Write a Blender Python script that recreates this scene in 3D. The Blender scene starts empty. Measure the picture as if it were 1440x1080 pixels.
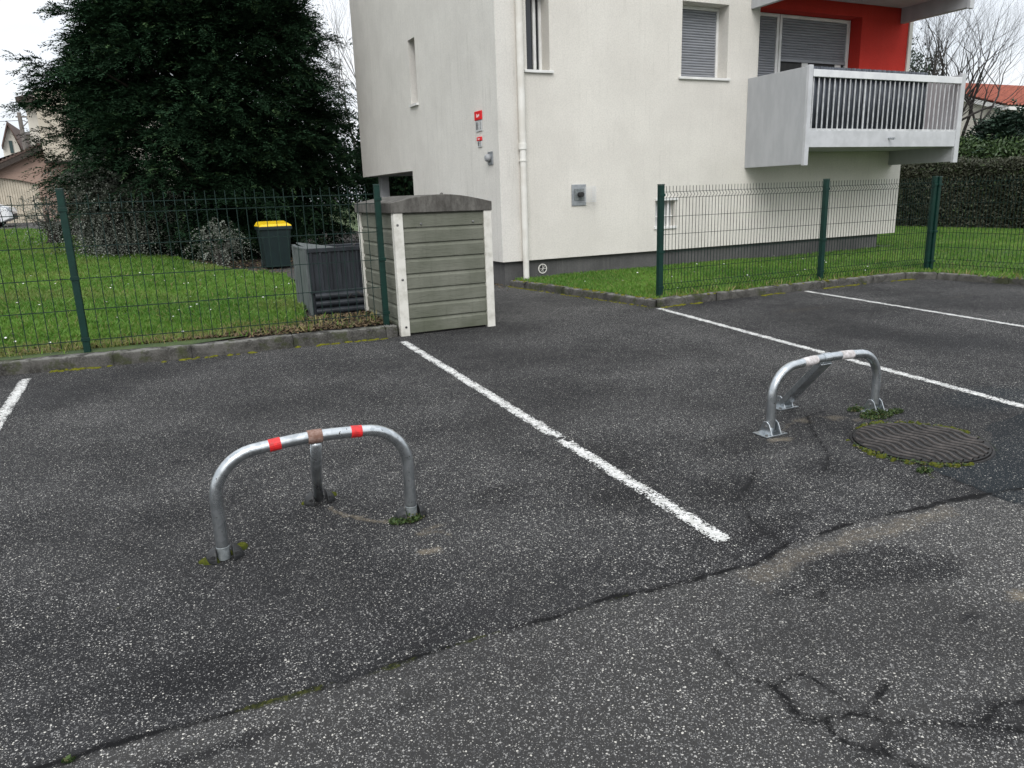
import bpy, math, random
import numpy as np
random.seed(7); rng = np.random.default_rng(7)
scene = bpy.context.scene; col = scene.collection
R_ = math.radians

# ------------------------------------------------------------------ camera
F = 1050.0; CAMZ = 1.5
def _v(x, y):
    a = np.array([x-720, y-540, F]); return a/np.linalg.norm(a)
_M = np.stack([_v(2953, 199), _v(195, 290), -_v(865, 4690)], 1)
_U, _S, _V = np.linalg.svd(_M); RC = _U @ _V
CAM = np.array([0, 0, CAMZ])
def at(x, y, axis=2, val=0.0):
    """world point seen at photo pixel (x, y) on the plane axis = val"""
    d = RC.T @ np.array([x-720, y-540, F]); t = (val-CAM[axis])/d[axis]; return CAM+t*d
cd = bpy.data.cameras.new('camera'); cam = bpy.data.objects.new('camera', cd); col.objects.link(cam)
cd.sensor_width = 36; cd.lens = F/1440*36; cd.clip_end = 2000; cd.clip_start = 0.05
from mathutils import Matrix, Vector
m = Matrix([[RC[0][i], -RC[1][i], -RC[2][i], CAM[i]] for i in range(3)]+[[0, 0, 0, 1]])
cam.matrix_world = m; scene.camera = cam

# ------------------------------------------------------------------ node helper
class N:
    def __init__(s, name):
        s.m = bpy.data.materials.new(name); s.m.use_nodes = True
        s.t = s.m.node_tree; s.t.nodes.clear()
        s.out = s.t.nodes.new('ShaderNodeOutputMaterial')
        s.b = s.t.nodes.new('ShaderNodeBsdfPrincipled'); s.t.links.new(s.b.outputs[0], s.out.inputs[0])
        s.tc = s.t.nodes.new('ShaderNodeTexCoord').outputs['Object']
    def n(s, typ, ins=None, **kw):
        nd = s.t.nodes.new('ShaderNode'+typ)
        for k, v in kw.items(): setattr(nd, k, v)
        for k, v in (ins or {}).items(): s.set(nd.inputs[k], v)
        return nd
    def set(s, sock, v):
        if isinstance(v, bpy.types.NodeSocket): s.t.links.new(v, sock)
        elif isinstance(v, (tuple, list)) and len(v) == 3 and sock.type == 'RGBA': sock.default_value = (*v, 1)
        else: sock.default_value = v
    def map(s, scale=(1, 1, 1), rot=(0, 0, 0), vec=None):
        return s.n('Mapping', {'Vector': vec or s.tc, 'Scale': scale, 'Rotation': rot}).outputs[0]
    def noise(s, scale, detail=4, rough=.55, vec=None, dist=0):
        return s.n('TexNoise', {'Vector': vec or s.tc, 'Scale': scale, 'Detail': detail, 'Roughness': rough, 'Distortion': dist}).outputs['Fac']
    def vor(s, scale, vec=None, feature='F1', rnd=1.0):
        return s.n('TexVoronoi', {'Vector': vec or s.tc, 'Scale': scale, 'Randomness': rnd}, feature=feature)
    def ramp(s, fac, stops):
        r = s.n('ValToRGB', {'Fac': fac}); e = r.color_ramp.elements
        while len(e) < len(stops): e.new(.5)
        for i, (p, c) in enumerate(stops):
            e[i].position = p; e[i].color = (c, c, c, 1) if isinstance(c, (int, float)) else (*c, 1)
        return r.outputs[0]
    def sm(s, fac, a, b, lo=0.0, hi=1.0):
        return s.n('MapRange', {'Value': fac, 'From Min': a, 'From Max': b, 'To Min': lo, 'To Max': hi}, interpolation_type='SMOOTHSTEP').outputs[0]
    def mix(s, fac, a, b, mode='MIX'):
        nd = s.n('Mix', data_type='RGBA', blend_type=mode)
        s.set(nd.inputs[0], fac); s.set(nd.inputs[6], a); s.set(nd.inputs[7], b); return nd.outputs[2]
    def math(s, op, a, b=0.0):
        nd = s.n('Math', operation=op); s.set(nd.inputs[0], a); s.set(nd.inputs[1], b); return nd.outputs[0]
    def attr(s, name): return s.n('Attribute', attribute_name=name)
    def sep(s, colr):
        return s.n('SeparateColor', {'Color': colr}).outputs
    def bump(s, h, strength=.3, dist=.01, prev=None):
        ins = {'Height': h, 'Strength': strength, 'Distance': dist}
        if prev is not None: ins['Normal'] = prev
        return s.n('Bump', ins).outputs[0]
    def fin(s, base, rough=.7, normal=None, metal=0.0, spec=.5, trans=None):
        s.set(s.b.inputs['Base Color'], base); s.set(s.b.inputs['Roughness'], rough); s.set(s.b.inputs['Metallic'], metal)
        s.set(s.b.inputs['Specular IOR Level'], spec)
        if normal is not None: s.set(s.b.inputs['Normal'], normal)
        return s.m

def pm(name, c1, c2, scale=6, rough=.7, bs=60, bst=.2, bd=.004, metal=0.0, spec=.5, lo=.35, hi=.65, stretch=(1, 1, 1)):
    k = N(name); v = k.map(stretch)
    c = k.mix(k.sm(k.noise(scale, 6, .6, v), lo, hi), c1, c2)
    return k.fin(c, rough, k.bump(k.noise(bs, 4), bst, bd), metal, spec)

# ------------------------------------------------------------------ mesh helpers
LOC = {}
def root(name, loc, label, cat, group=None):
    o = bpy.data.objects.new(name, None); col.objects.link(o); o.location = loc; o.empty_display_size = .2
    LOC[o.name] = np.array(loc, float); return tag(o, label, cat, group)
def tag(o, label=None, cat=None, group=None, kind=None):
    if label: o['label'] = label
    if cat: o['category'] = cat
    if group: o['group'] = group
    if kind: o['kind'] = kind
    return o
def link(name, me, mat, parent=None, loc=None):
    for mm in (mat if isinstance(mat, (list, tuple)) else [mat]): me.materials.append(mm)
    o = bpy.data.objects.new(name, me); col.objects.link(o)
    if parent is not None:
        o.parent = parent; LOC[o.name] = LOC[parent.name]
    else:
        LOC[o.name] = np.array(loc if loc is not None else (0, 0, 0), float); o.location = LOC[o.name].tolist()
    return o
def npmesh(name, V, Fc, mat, parent=None, cols=None, smooth=False, loc=None):
    V = np.asarray(V, np.float32).reshape(-1, 3)
    off = LOC[parent.name] if parent is not None else (np.array(loc) if loc is not None else np.zeros(3))
    V = (V-off).astype(np.float32)
    Fc = np.asarray(Fc, np.int32); k = Fc.shape[1]; nf = len(Fc)
    me = bpy.data.meshes.new(name); me.vertices.add(len(V)); me.vertices.foreach_set('co', V.ravel())
    me.loops.add(nf*k); me.loops.foreach_set('vertex_index', Fc.ravel())
    me.polygons.add(nf); me.polygons.foreach_set('loop_start', np.arange(nf, dtype=np.int32)*k)
    me.polygons.foreach_set('loop_total', np.full(nf, k, np.int32))
    me.update(calc_edges=True)
    if smooth: me.polygons.foreach_set('use_smooth', np.ones(nf, bool))
    for cn, c in (cols or {}).items():
        a = me.color_attributes.new(cn, 'FLOAT_COLOR', 'POINT'); c = np.asarray(c, np.float32)
        if c.ndim == 1: c = np.stack([c]*3, 1)
        if c.shape[1] == 3: c = np.concatenate([c, np.ones((len(c), 1), np.float32)], 1)
        a.data.foreach_set('color', c.astype(np.float32).ravel())
    return link(name, me, mat, parent, loc)
class MB:
    def __init__(s): s.v = []; s.f = []; s.ch = []
    def add(s, vs, fs):
        b = len(s.v); s.ch.append((vs, fs)); s.v += [tuple(map(float, p)) for p in vs]; s.f += [tuple(b+i for i in f) for f in fs]; return s
    def box(s, x0, x1, y0, y1, z0, z1):
        return s.add([(x, y, z) for z in (z0, z1) for x, y in ((x0, y0), (x1, y0), (x1, y1), (x0, y1))],
                     [(3, 2, 1, 0), (4, 5, 6, 7), (0, 1, 5, 4), (1, 2, 6, 5), (2, 3, 7, 6), (3, 0, 4, 7)])
    def hexa(s, b, t):  # bottom quad, top quad
        return s.add(list(b)+list(t), [(3, 2, 1, 0), (4, 5, 6, 7), (0, 1, 5, 4), (1, 2, 6, 5), (2, 3, 7, 6), (3, 0, 4, 7)])
    def prism(s, prof, axis, a0, a1):  # prof: list of 2D in remaining axes order
        def mk(p, a):
            q = list(p); q.insert(axis, a); return q
        n = len(prof); vs = [mk(p, a0) for p in prof]+[mk(p, a1) for p in prof]
        return s.add(vs, [tuple(range(n))[::-1], tuple(range(n, 2*n))]+[(i, (i+1) % n, n+(i+1) % n, n+i) for i in range(n)])
    def tube(s, path, r, sides=8, cap=True):
        P = [np.array(p, float) for p in path]; n = len(P); rr = r if hasattr(r, '__len__') else [r]*n
        vs = []; u = None
        for i in range(n):
            d = (P[min(i+1, n-1)]-P[max(i-1, 0)]); d /= (np.linalg.norm(d)+1e-9)
            if u is None:
                u = np.cross(d, [0, 0, 1.]);
                if np.linalg.norm(u) < 1e-3: u = np.array([1., 0, 0])
            u = u-d*np.dot(u, d); u /= (np.linalg.norm(u)+1e-9); w = np.cross(d, u)
            for k in range(sides):
                a = 2*math.pi*k/sides+math.pi/sides; vs.append(P[i]+rr[i]*(math.cos(a)*u+math.sin(a)*w))
        fs = [(i*sides+k, i*sides+(k+1) % sides, (i+1)*sides+(k+1) % sides, (i+1)*sides+k) for i in range(n-1) for k in range(sides)]
        if cap: fs += [tuple(range(sides))[::-1], tuple((n-1)*sides+k for k in range(sides))]
        return s.add(vs, fs)
    def lathe(s, prof, c, sides=24, axis='z'):  # prof (r, h)
        vs = []
        for r, h in prof:
            for k in range(sides):
                a = 2*math.pi*k/sides; x, y = r*math.cos(a), r*math.sin(a)
                p = (x, y, h) if axis == 'z' else ((x, -h, y) if axis == 'y' else (h, x, y))
                vs.append((c[0]+p[0], c[1]+p[1], c[2]+p[2]))
        n = len(prof)
        fs = [(i*sides+k, i*sides+(k+1) % sides, (i+1)*sides+(k+1) % sides, (i+1)*sides+k) for i in range(n-1) for k in range(sides)]
        fs += [tuple(range(sides))[::-1], tuple((n-1)*sides+k for k in range(sides))]
        return s.add(vs, fs)
    def build(s, name, mat, parent=None, bevel=0, smooth=False, loc=None, seg=2):
        off = LOC[parent.name] if parent is not None else (np.array(loc) if loc is not None else np.zeros(3))
        me = bpy.data.meshes.new(name); me.from_pydata([tuple(np.array(v)-off) for v in s.v], [], s.f); me.update()
        import bmesh
        bm = bmesh.new(); bm.from_mesh(me); bmesh.ops.recalc_face_normals(bm, faces=bm.faces); bm.to_mesh(me); bm.free()
        o = link(name, me, mat, parent, loc)
        if smooth:
            for p in me.polygons: p.use_smooth = True
        if bevel:
            b = o.modifiers.new('bevel', 'BEVEL'); b.width = bevel; b.segments = seg; b.limit_method = 'ANGLE'; b.angle_limit = R_(40)
        return o
def each(mb, name, mat, parent, **kw):
    for vs, fs in mb.ch: MB().add(vs, fs).build(name, mat, parent, **kw)
def vnoise(x, y, s, seed=0):
    r = np.random.default_rng(seed); out = np.zeros_like(x, float)
    for k in range(6):
        a = r.uniform(0, 6.28); f = s*r.uniform(.6, 2.2); out += np.sin((x*math.cos(a)+y*math.sin(a))*f+r.uniform(0, 6.28)+1.3*np.sin((y*math.cos(a)-x*math.sin(a))*f*.7+r.uniform(0, 6)))
    return out/6
def inpoly(x, y, poly):
    c = np.zeros(x.shape, bool); n = len(poly)
    for i in range(n):
        x0, y0 = poly[i]; x1, y1 = poly[(i+1) % n]
        if y0 == y1: continue
        c ^= ((y0 > y) != (y1 > y)) & (x < (x1-x0)*(y-y0)/(y1-y0)+x0)
    return c
def polydist(x, y, pts):
    d = np.full(x.shape, 1e9)
    for (x0, y0), (x1, y1) in zip(pts[:-1], pts[1:]):
        dx, dy = x1-x0, y1-y0; t = np.clip(((x-x0)*dx+(y-y0)*dy)/(dx*dx+dy*dy+1e-12), 0, 1)
        d = np.minimum(d, np.hypot(x-x0-t*dx, y-y0-t*dy))
    return d
def sst(t): t = np.clip(t, 0, 1); return t*t*(3-2*t)

# ------------------------------------------------------------------ materials
def asphalt_mat():
    k = N('worn asphalt')
    A = k.sep(k.attr('maskA').outputs['Color']); B = k.sep(k.attr('maskB').outputs['Color'])
    k0 = k; crack, sand, moss = A[0], A[1], A[2]; stain, light, blue = B[0], B[1], B[2]
    n1 = k.noise(1.1, 6, .6); n2 = k.noise(5, 5, .65); n3 = k.noise(28, 4, .7); n4 = k.noise(.5, 3, .5)
    jit = k.math('MULTIPLY', k.math('SUBTRACT', n3, .5), .9)
    def edged(x, a=.35, b=.65): return k.sm(k.math('ADD', x, jit), a, b)
    haloE = k.sm(k.math('ADD', crack, k.math('MULTIPLY', jit, .7)), .72, 1.05)
    lightE = k.sm(k.math('ADD', light, k.math('MULTIPLY', k.math('SUBTRACT', n2, .5), .5)), .3, .7)
    stainE = k.sm(k.math('ADD', stain, k.math('MULTIPLY', k.math('SUBTRACT', n2, .5), .8)), .18, .75)
    binder = k.mix(k.sm(n1, .35, .65), (.0145, .0148, .016), (.029, .029, .030))
    binder = k.mix(k.math('MULTIPLY', k.sm(n2, .3, .75), .5), binder, (.024, .0235, .024))
    binder = k.mix(k.math('MULTIPLY', lightE, .8), binder, (.044, .043, .0415))
    binder = k.mix(k.math('MULTIPLY', k.sm(blue, .35, .55), .95), binder, (.013, .0175, .021))
    binder = k.mix(k.math('MULTIPLY', stainE, .75), binder, (.005, .005, .006)); binder = k.mix(k.math('MULTIPLY', haloE, .55), binder, (.006, .006, .0065))
    sandE = edged(sand, .25, .95); binder = k.mix(k.math('MULTIPLY', sandE, .75), binder, k.mix(n3, (.07, .058, .042), (.17, .145, .105)))
    # aggregate stones, two sizes
    wob = k.n('VectorMath', {0: k.tc, 1: k.n('VectorMath', {0: k.n('TexNoise', {'Vector': k.tc, 'Scale': 190.0, 'Detail': 1.0}).outputs['Color'], 1: (.004, .004, 0)}, operation='MULTIPLY').outputs[0]}, operation='ADD').outputs[0]
    flat = k.map((1, 1, 0), vec=wob)
    va = k.vor(150, flat); vb = k.vor(265, flat); vc = k.vor(95, flat)
    ca, cb, cc = k.sep(va.outputs['Color']), k.sep(vb.outputs['Color']), k.sep(vc.outputs['Color'])
    # probability of a stone showing depends on wear
    dens = k.math('ADD', k.math('MULTIPLY', lightE, .16), k.math('MULTIPLY', k.math('SUBTRACT', n2, .5), .5))
    dens = k.math('SUBTRACT', dens, k.math('MULTIPLY', stainE, .20)); dens = k.math('SUBTRACT', dens, k.math('MULTIPLY', haloE, .30)); dens = k.math('ADD', dens, k.math('MULTIPLY', k.math('SUBTRACT', n1, .5), .75))
    dens = k.math('SUBTRACT', dens, k.math('MULTIPLY', k.sm(blue, .35, .6), .22))
    def stones(v, c, rad, p):
        pr = k.math('GREATER_THAN', k.math('ADD', c[0], dens), 1-p)
        sz = k.math('MULTIPLY', k.math('ADD', c[2], .45), rad)
        return k.math('MULTIPLY', pr, k.sm(k.math('DIVIDE', v.outputs['Distance'], sz), .75, 1.0, 1, 0))
    sa = stones(va, ca, .46, .40); sb = stones(vb, cb, .48, .56); sc_ = stones(vc, cc, .26, .05)
    def scol(c, hi=1):
        return k.ramp(c[1], [(0, (.035, .035, .037)), (.4, (.085, .085, .085)), (.7, (.18, .178, .174)), (.9, (.36, .352, .335)), (1, (.60, .58, .52))])
    c = k.mix(sb, binder, scol(cb)); c = k.mix(sa, c, scol(ca)); c = k.mix(sc_, c, scol(cc))
    c = k.mix(k.math('MULTIPLY', k.sm(n4, .42, .65), .4), c, (.010, .010, .011))
    c = k.mix(k.math('MULTIPLY', sandE, .25), c, k.mix(n3, (.16, .135, .1), (.26, .22, .17)))
    crE = k.sm(k.math('ADD', crack, k.math('MULTIPLY', jit, .35)), .95, 1.06)
    c = k.mix(k.math('MULTIPLY', crE, .85), c, (.004, .004, .0045))
    mE = k.sm(k.math('ADD', moss, k.math('MULTIPLY', jit, 1.6)), .55, 1.0)
    c = k.mix(k.math('MULTIPLY', mE, .85), c, k.mix(k.sm(k.noise(60, 3), .4, .6), (.012, .016, .004), (.05, .055, .010)))
    st = k.math('MAXIMUM', sa, k.math('MULTIPLY', sb, .6))
    hgt = k.math('ADD', k.math('SUBTRACT', st, k.math('MULTIPLY', crE, 2.5)), k.math('MULTIPLY', n3, .6))
    nb = k.bump(hgt, .55, .003); nb = k.bump(n1, .25, .03, nb)
    rough = k.math('SUBTRACT', .86, k.math('MULTIPLY', stainE, .22))
    return k.fin(c, rough, nb, 0, .12)
def paint_mat():
    k = N('worn white road paint'); n = k.noise(45, 5, .7); v = k.vor(120, k.map((1, 1, 0)))
    edge = k.sep(k.attr('edge').outputs['Color'])[0]
    t = k.math('ADD', k.math('MULTIPLY', n, .75), k.math('MULTIPLY', v.outputs['Distance'], .35))
    t = k.math('ADD', t, k.math('MULTIPLY', k.math('SUBTRACT', k.noise(6, 3), .5), .42))
    t = k.math('SUBTRACT', t, k.math('MULTIPLY', edge, .36))
    fac = k.sm(t, .41, .47)
    col_ = k.mix(k.sm(k.noise(30, 4), .35, .7), (.42, .42, .40), (.66, .66, .65))
    k.fin(col_, .7, k.bump(n, .4, .003))
    tr = k.n('BsdfTransparent'); mx = k.n('MixShader', {0: fac}); k.t.links.new(tr.outputs[0], mx.inputs[1]); k.t.links.new(k.b.outputs[0], mx.inputs[2])
    k.t.links.new(mx.outputs[0], k.out.inputs[0]); return k.m
def stucco(name, c1, c2, streak=0.0, stains=()):
    k = N(name); n = k.noise(1.2, 6, .6); g = k.noise(38, 5, .8)
    c = k.mix(k.sm(n, .3, .7), c1, c2)
    c = k.mix(k.math('MULTIPLY', k.sm(g, .38, .68), .38), c, tuple(x*.62 for x in c1))
    s_ = k.noise(3, 5, .7, k.map((7, 7, .35)))
    c = k.mix(k.math('MULTIPLY', k.sm(s_, .5, .8), streak), c, (.30, .29, .26))
    for (cx, cz, w, h, amt, colr) in stains:   # weather stains with their own shape (runs below sills, damp foot of wall)
        x = k.n('SeparateXYZ', {0: k.tc}).outputs
        dx = k.math('ABSOLUTE', k.math('SUBTRACT', x[0], cx)); dz = k.math('ABSOLUTE', k.math('SUBTRACT', x[2], cz))
        a = k.math('MULTIPLY', k.sm(dx, w*.6, w, 1, 0), k.sm(dz, h*.3, h, 1, 0))
        a = k.math('MULTIPLY', a, k.math('MULTIPLY', k.sm(k.noise(5, 4, .6, k.map((3, 3, .5))), .3, .7), amt))
        c = k.mix(a, c, colr)
    nb = k.bump(k.noise(75, 4, .85), .9, .011); nb = k.bump(k.noise(14, 3), .25, .01, nb)
    return k.fin(c, .92, nb, 0, .2)
def foliage(name, c1, c2, c3=None, rough=.6, spec=.3, transl=.0):
    k = N(name); a = k.sep(k.attr('tint').outputs['Color'])
    c = k.mix(a[0], c1, c2)
    if c3: c = k.mix(a[1], c, c3)
    k.fin(c, rough, None, 0, spec)
    if transl:
        tl = k.n('BsdfTranslucent', {'Color': c}); mx = k.n('MixShader', {0: transl}); k.t.links.new(k.b.outputs[0], mx.inputs[1]); k.t.links.new(tl.outputs[0], mx.inputs[2]); k.t.links.new(mx.outputs[0], k.out.inputs[0])
    return k.m
def galv():
    k = N('galvanised steel'); v = k.vor(38); n = k.noise(8, 5, .6, k.map((1, 1, .4)))
    c = k.mix(k.sep(v.outputs['Color'])[0], (.40, .43, .45), (.55, .58, .60))
    c = k.mix(k.math('MULTIPLY', k.sm(n, .5, .7), .6), c, (.25, .265, .27))
    c = k.mix(k.sm(k.noise(55, 4, .6), .66, .70), c, (.07, .06, .05))
    r = k.sm(n, .3, .7, .24, .38)
    return k.fin(c, r, k.bump(k.noise(70, 3), .10, .002), .95)

M = {}
M['asphalt'] = asphalt_mat(); M['paint'] = paint_mat(); M['galv'] = galv()
M['wall'] = stucco('white roughcast facade', (.735, .71, .655), (.665, .64, .59), .16,
    [(9.55, 3.0, .5, .5, .5, (.45, .45, .42)), (6.2, 3.05, .3, .45, .35, (.45, .45, .42)), (6.9, 1.0, .22, .35, .3, (.4, .4, .37)), (10.2, 2.2, .5, 1.2, .35, (.52, .52, .47))])
M['endwall'] = stucco('white combed render', (.72, .70, .655), (.64, .62, .58), .32)
M['plinth'] = stucco('grey painted plinth', (.082, .082, .082), (.125, .124, .122), .2, [(6.9, .1, .5, .35, .8, (.13, .085, .055))])
M['red'] = stucco('red loggia render', (.55, .042, .03), (.47, .034, .025), .05)
M['reveal'] = pm('smooth white reveal', (.56, .55, .51), (.48, .47, .43), 4, .8)
M['greypaint'] = pm('pale grey painted concrete', (.40, .41, .425), (.35, .36, .375), 2.5, .75, 40, .15, stretch=(2, 2, .6))
M['greypaint2'] = pm('light concrete nosing', (.50, .51, .53), (.42, .43, .445), 3, .75, 40, .15)
M['alu'] = pm('white aluminium rail', (.66, .67, .68), (.58, .59, .61), 5, .35, 30, .03)
M['barmetal'] = pm('dull aluminium bars', (.60, .61, .62), (.42, .43, .44), 8, .45, 30, .05)
M['screen'] = pm('dark balcony privacy fabric', (.018, .022, .03), (.075, .085, .105), 9, .5, 120, .3, stretch=(6, 6, .6))  # paler vertical streaks paint the sheen of the folds into the colour
M['shutter'] = pm('grey plastic shutter slats', (.26, .27, .295), (.20, .21, .23), 6, .5, 50, .05, stretch=(.5, 1, 8))
M['pvc'] = pm('white pvc', (.74, .74, .73), (.62, .62, .60), 3, .4, 30, .04)
k_ = N('dark window glass'); M['glass'] = k_.fin((.012, .014, .018), .05, None, 0, .6)
M['curtain'] = pm('pale lavender curtain', (.42, .42, .52), (.5, .5, .58), 6, .8)
M['pipe'] = pm('cream painted downpipe', (.70, .69, .65), (.60, .58, .53), 3, .45, 25, .1)
M['zinc'] = pm('grey zinc plate', (.30, .32, .34), (.40, .42, .44), 12, .4, 60, .08, metal=.6)
M['dark'] = pm('black rubber', (.012, .012, .013), (.025, .025, .026), 9, .6)
M['redplastic'] = pm('red sign plastic', (.70, .012, .018), (.62, .012, .016), 6, .4)
M['signwhite'] = pm('translucent pale sign', (.55, .56, .56), (.46, .47, .47), 9, .35)
M['lampglass'] = pm('frosted lamp glass', (.33, .34, .35), (.26, .27, .28), 12, .3)
M['ink'] = pm('black print', (.02, .02, .02), (.04, .04, .04), 9, .6)
M['whiteink'] = pm('white print', (.8, .8, .8), (.75, .75, .75), 9, .6)
M['greenpaint'] = pm('dark green fence coating', (.0018, .021, .016), (.003, .029, .021), 9, .45, 60, .05, spec=.3)
M['wire'] = pm('dark green wire coating', (.005, .018, .015), (.007, .02, .016), 9, .8, 60, .05, spec=.2)
M['wire_old'] = pm('weathered green wire coating', (.008, .022, .019), (.012, .026, .022), 9, .8, 60, .05, spec=.2)
def kerb_mat():
    k = N('weathered kerb concrete'); n = k.noise(7, 6, .65); g = k.noise(60, 5, .7)
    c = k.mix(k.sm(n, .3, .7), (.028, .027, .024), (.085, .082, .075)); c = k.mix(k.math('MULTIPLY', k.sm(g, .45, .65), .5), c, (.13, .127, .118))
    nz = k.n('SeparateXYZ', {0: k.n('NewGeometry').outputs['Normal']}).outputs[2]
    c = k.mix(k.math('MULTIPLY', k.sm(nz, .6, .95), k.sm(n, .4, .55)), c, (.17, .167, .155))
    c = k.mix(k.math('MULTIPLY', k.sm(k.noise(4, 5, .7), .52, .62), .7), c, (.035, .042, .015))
    return k.fin(c, .95, k.bump(k.math('ADD', n, g), .7, .012), 0, .2)
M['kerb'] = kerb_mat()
M['lawn'] = pm('lawn soil and thatch', (.03, .055, .012), (.055, .085, .018), 3, .95, 40, .5, .02)
M['soil'] = pm('dark leaf soil', (.018, .014, .011), (.04, .03, .022), 5, .95, 40, .8, .03)
M['path'] = pm('dark tarmac path', (.035, .034, .034), (.055, .053, .05), 4, .9, 120, .5, .005)
M['grass'] = foliage('grass blades', (.065, .165, .02), (.165, .30, .045), (.27, .24, .10), .55, .3, .25)
M['petal'] = pm('daisy petals', (.75, .75, .73), (.65, .65, .63), 9, .7)
M['litter'] = foliage('dry leaf litter', (.06, .038, .022), (.17, .125, .075), (.05, .06, .02), .8, .2)
M['moss'] = foliage('moss cushions', (.025, .035, .007), (.12, .125, .012), (.03, .035, .01), .9, .1)
M['mossbright'] = foliage('bright kerb moss', (.05, .06, .008), (.20, .19, .014), (.06, .05, .015), .9, .1)
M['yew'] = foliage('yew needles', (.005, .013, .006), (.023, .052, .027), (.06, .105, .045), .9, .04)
M['bark'] = pm('dark bark', (.035, .027, .021), (.07, .055, .042), 8, .9, 30, .7, .01)
M['twig'] = pm('grey brown twigs', (.045, .040, .037), (.08, .07, .064), 6, .9)
M['darktwig'] = pm('dark wet twigs', (.018, .016, .015), (.04, .035, .032), 6, .9)
M['shrubleaf'] = foliage('grey green shrub leaves', (.06, .072, .058), (.17, .185, .155), (.24, .25, .22), .5, .4)
M['hedge'] = foliage('clipped brown green hedge leaves', (.028, .035, .022), (.07, .072, .046), (.055, .09, .032), .6, .3)
M['laurel'] = foliage('green laurel leaves', (.025, .05, .018), (.06, .105, .035), (.09, .14, .045), .45, .4)
M['conifer'] = foliage('blue green conifer', (.014, .032, .022), (.03, .058, .036), None, .6, .3)
M['weed'] = foliage('weed leaves', (.02, .04, .012), (.055, .09, .022), (.11, .09, .04), .55, .3, .15)
M['pink'] = stucco('pink beige render', (.40, .28, .23), (.34, .24, .195), .1)
M['cream'] = stucco('cream render', (.58, .52, .43), (.50, .45, .37), .12)
M['cream2'] = stucco('pale cream render', (.68, .65, .58), (.62, .59, .52), .1)
M['rooftile_dark'] = pm('brown roof tiles', (.07, .045, .038), (.12, .08, .065), 6, .9, 20, .5, .02)
M['rooftile_red'] = pm('terracotta roof tiles', (.30, .085, .05), (.22, .06, .04), 5, .85, 30, .4, .02)
M['wood_dark'] = pm('dark brown eaves', (.03, .022, .018), (.05, .038, .03), 9, .8)
M['garage'] = pm('cream ribbed garage door', (.58, .52, .42), (.50, .45, .36), 4, .6)
M['green_shut'] = pm('dark green shutters', (.02, .05, .05), (.03, .06, .06), 9, .6)
M['pole'] = pm('grey wood pole', (.12, .11, .10), (.2, .18, .165), 8, .9, stretch=(6, 6, .5))
M['carwhite'] = pm('white car paint', (.75, .76, .78), (.72, .73, .75), 2, .15)
M['headlamp'] = pm('headlamp glass', (.35, .37, .4), (.2, .22, .25), 20, .1)
M['greytone'] = pm('dull zinc sleeve', (.12, .135, .14), (.20, .22, .225), 40, .55, 60, .1, metal=.1)
M['tape_red'] = pm('red reflective tape', (.70, .02, .022), (.42, .02, .02), 60, .4, 90, .1)
M['tape_white'] = pm('scuffed white tape', (.60, .57, .57), (.34, .32, .31), 30, .6, 60, .3)
M['rust'] = pm('rusty steel collar', (.17, .09, .065), (.27, .18, .15), 40, .8, 80, .5, metal=.2)
M['blackplastic'] = pm('weathered black foot plate', (.007, .008, .009), (.018, .019, .02), 30, .5, 60, .3)
def iron():
    k = N('cast iron'); n = k.noise(20, 5, .65)
    c = k.mix(k.sm(n, .35, .65), (.0025, .002, .002), (.007, .0055, .005)); c = k.mix(k.math('MULTIPLY', k.sm(k.noise(9, 4), .55, .7), .25), c, (.04, .033, .028))
    return k.fin(c, .55, k.bump(n, .3, .004), .35)
M['iron'] = iron(); M['iron_worn'] = pm('worn iron ribs', (.030, .026, .024), (.075, .065, .060), 25, .5, 60, .3, .003, metal=.4)  # worn ribs paler; cast iron colour blackened to paint shade between the ribs
def board_mat():
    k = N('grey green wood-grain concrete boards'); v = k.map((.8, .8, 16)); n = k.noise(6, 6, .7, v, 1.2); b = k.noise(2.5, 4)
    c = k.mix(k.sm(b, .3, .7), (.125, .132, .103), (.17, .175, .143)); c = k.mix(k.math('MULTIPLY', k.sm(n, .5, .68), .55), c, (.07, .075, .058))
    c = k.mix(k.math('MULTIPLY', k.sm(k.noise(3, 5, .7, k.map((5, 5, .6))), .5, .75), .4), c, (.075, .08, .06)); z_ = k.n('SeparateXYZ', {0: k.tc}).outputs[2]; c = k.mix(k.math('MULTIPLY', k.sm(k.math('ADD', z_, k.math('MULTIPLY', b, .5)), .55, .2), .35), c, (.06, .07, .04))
    return k.fin(c, .85, k.bump(n, .8, .008), 0, .25)
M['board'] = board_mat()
M['postwhite'] = pm('scuffed white painted concrete', (.62, .61, .56), (.44, .43, .38), 9, .8, 50, .3, lo=.4, hi=.75)
def roofc():
    k = N('dirty concrete roof slab'); n = k.noise(3, 6, .7, k.map((3, 3, .9))); g = k.noise(40, 4, .7)
    c = k.mix(k.sm(n, .3, .75), (.055, .052, .047), (.15, .145, .132)); c = k.mix(k.math('MULTIPLY', k.sm(g, .5, .7), .4), c, (.06, .05, .045))
    return k.fin(c, .95, k.bump(g, .6, .008), 0, .2)
M['roofc'] = roofc()
M['crate'] = pm('dark grey weathered plastic', (.011, .014, .019), (.026, .032, .040), 2.2, .5, 40, .2, stretch=(2, 2, .8))
M['crate_light'] = pm('sun bleached grey plastic', (.05, .06, .062), (.10, .115, .115), 6, .6, 40, .2, stretch=(5, 5, .8))
M['bin'] = pm('dark green bin plastic', (.003, .012, .013), (.005, .017, .018), 6, .45)
M['yellow'] = pm('yellow lid plastic', (.80, .55, .01), (.72, .48, .01), 6, .4)
M['steel'] = pm('dull bolt steel', (.22, .22, .22), (.12, .12, .12), 60, .5, metal=.6)

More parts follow.
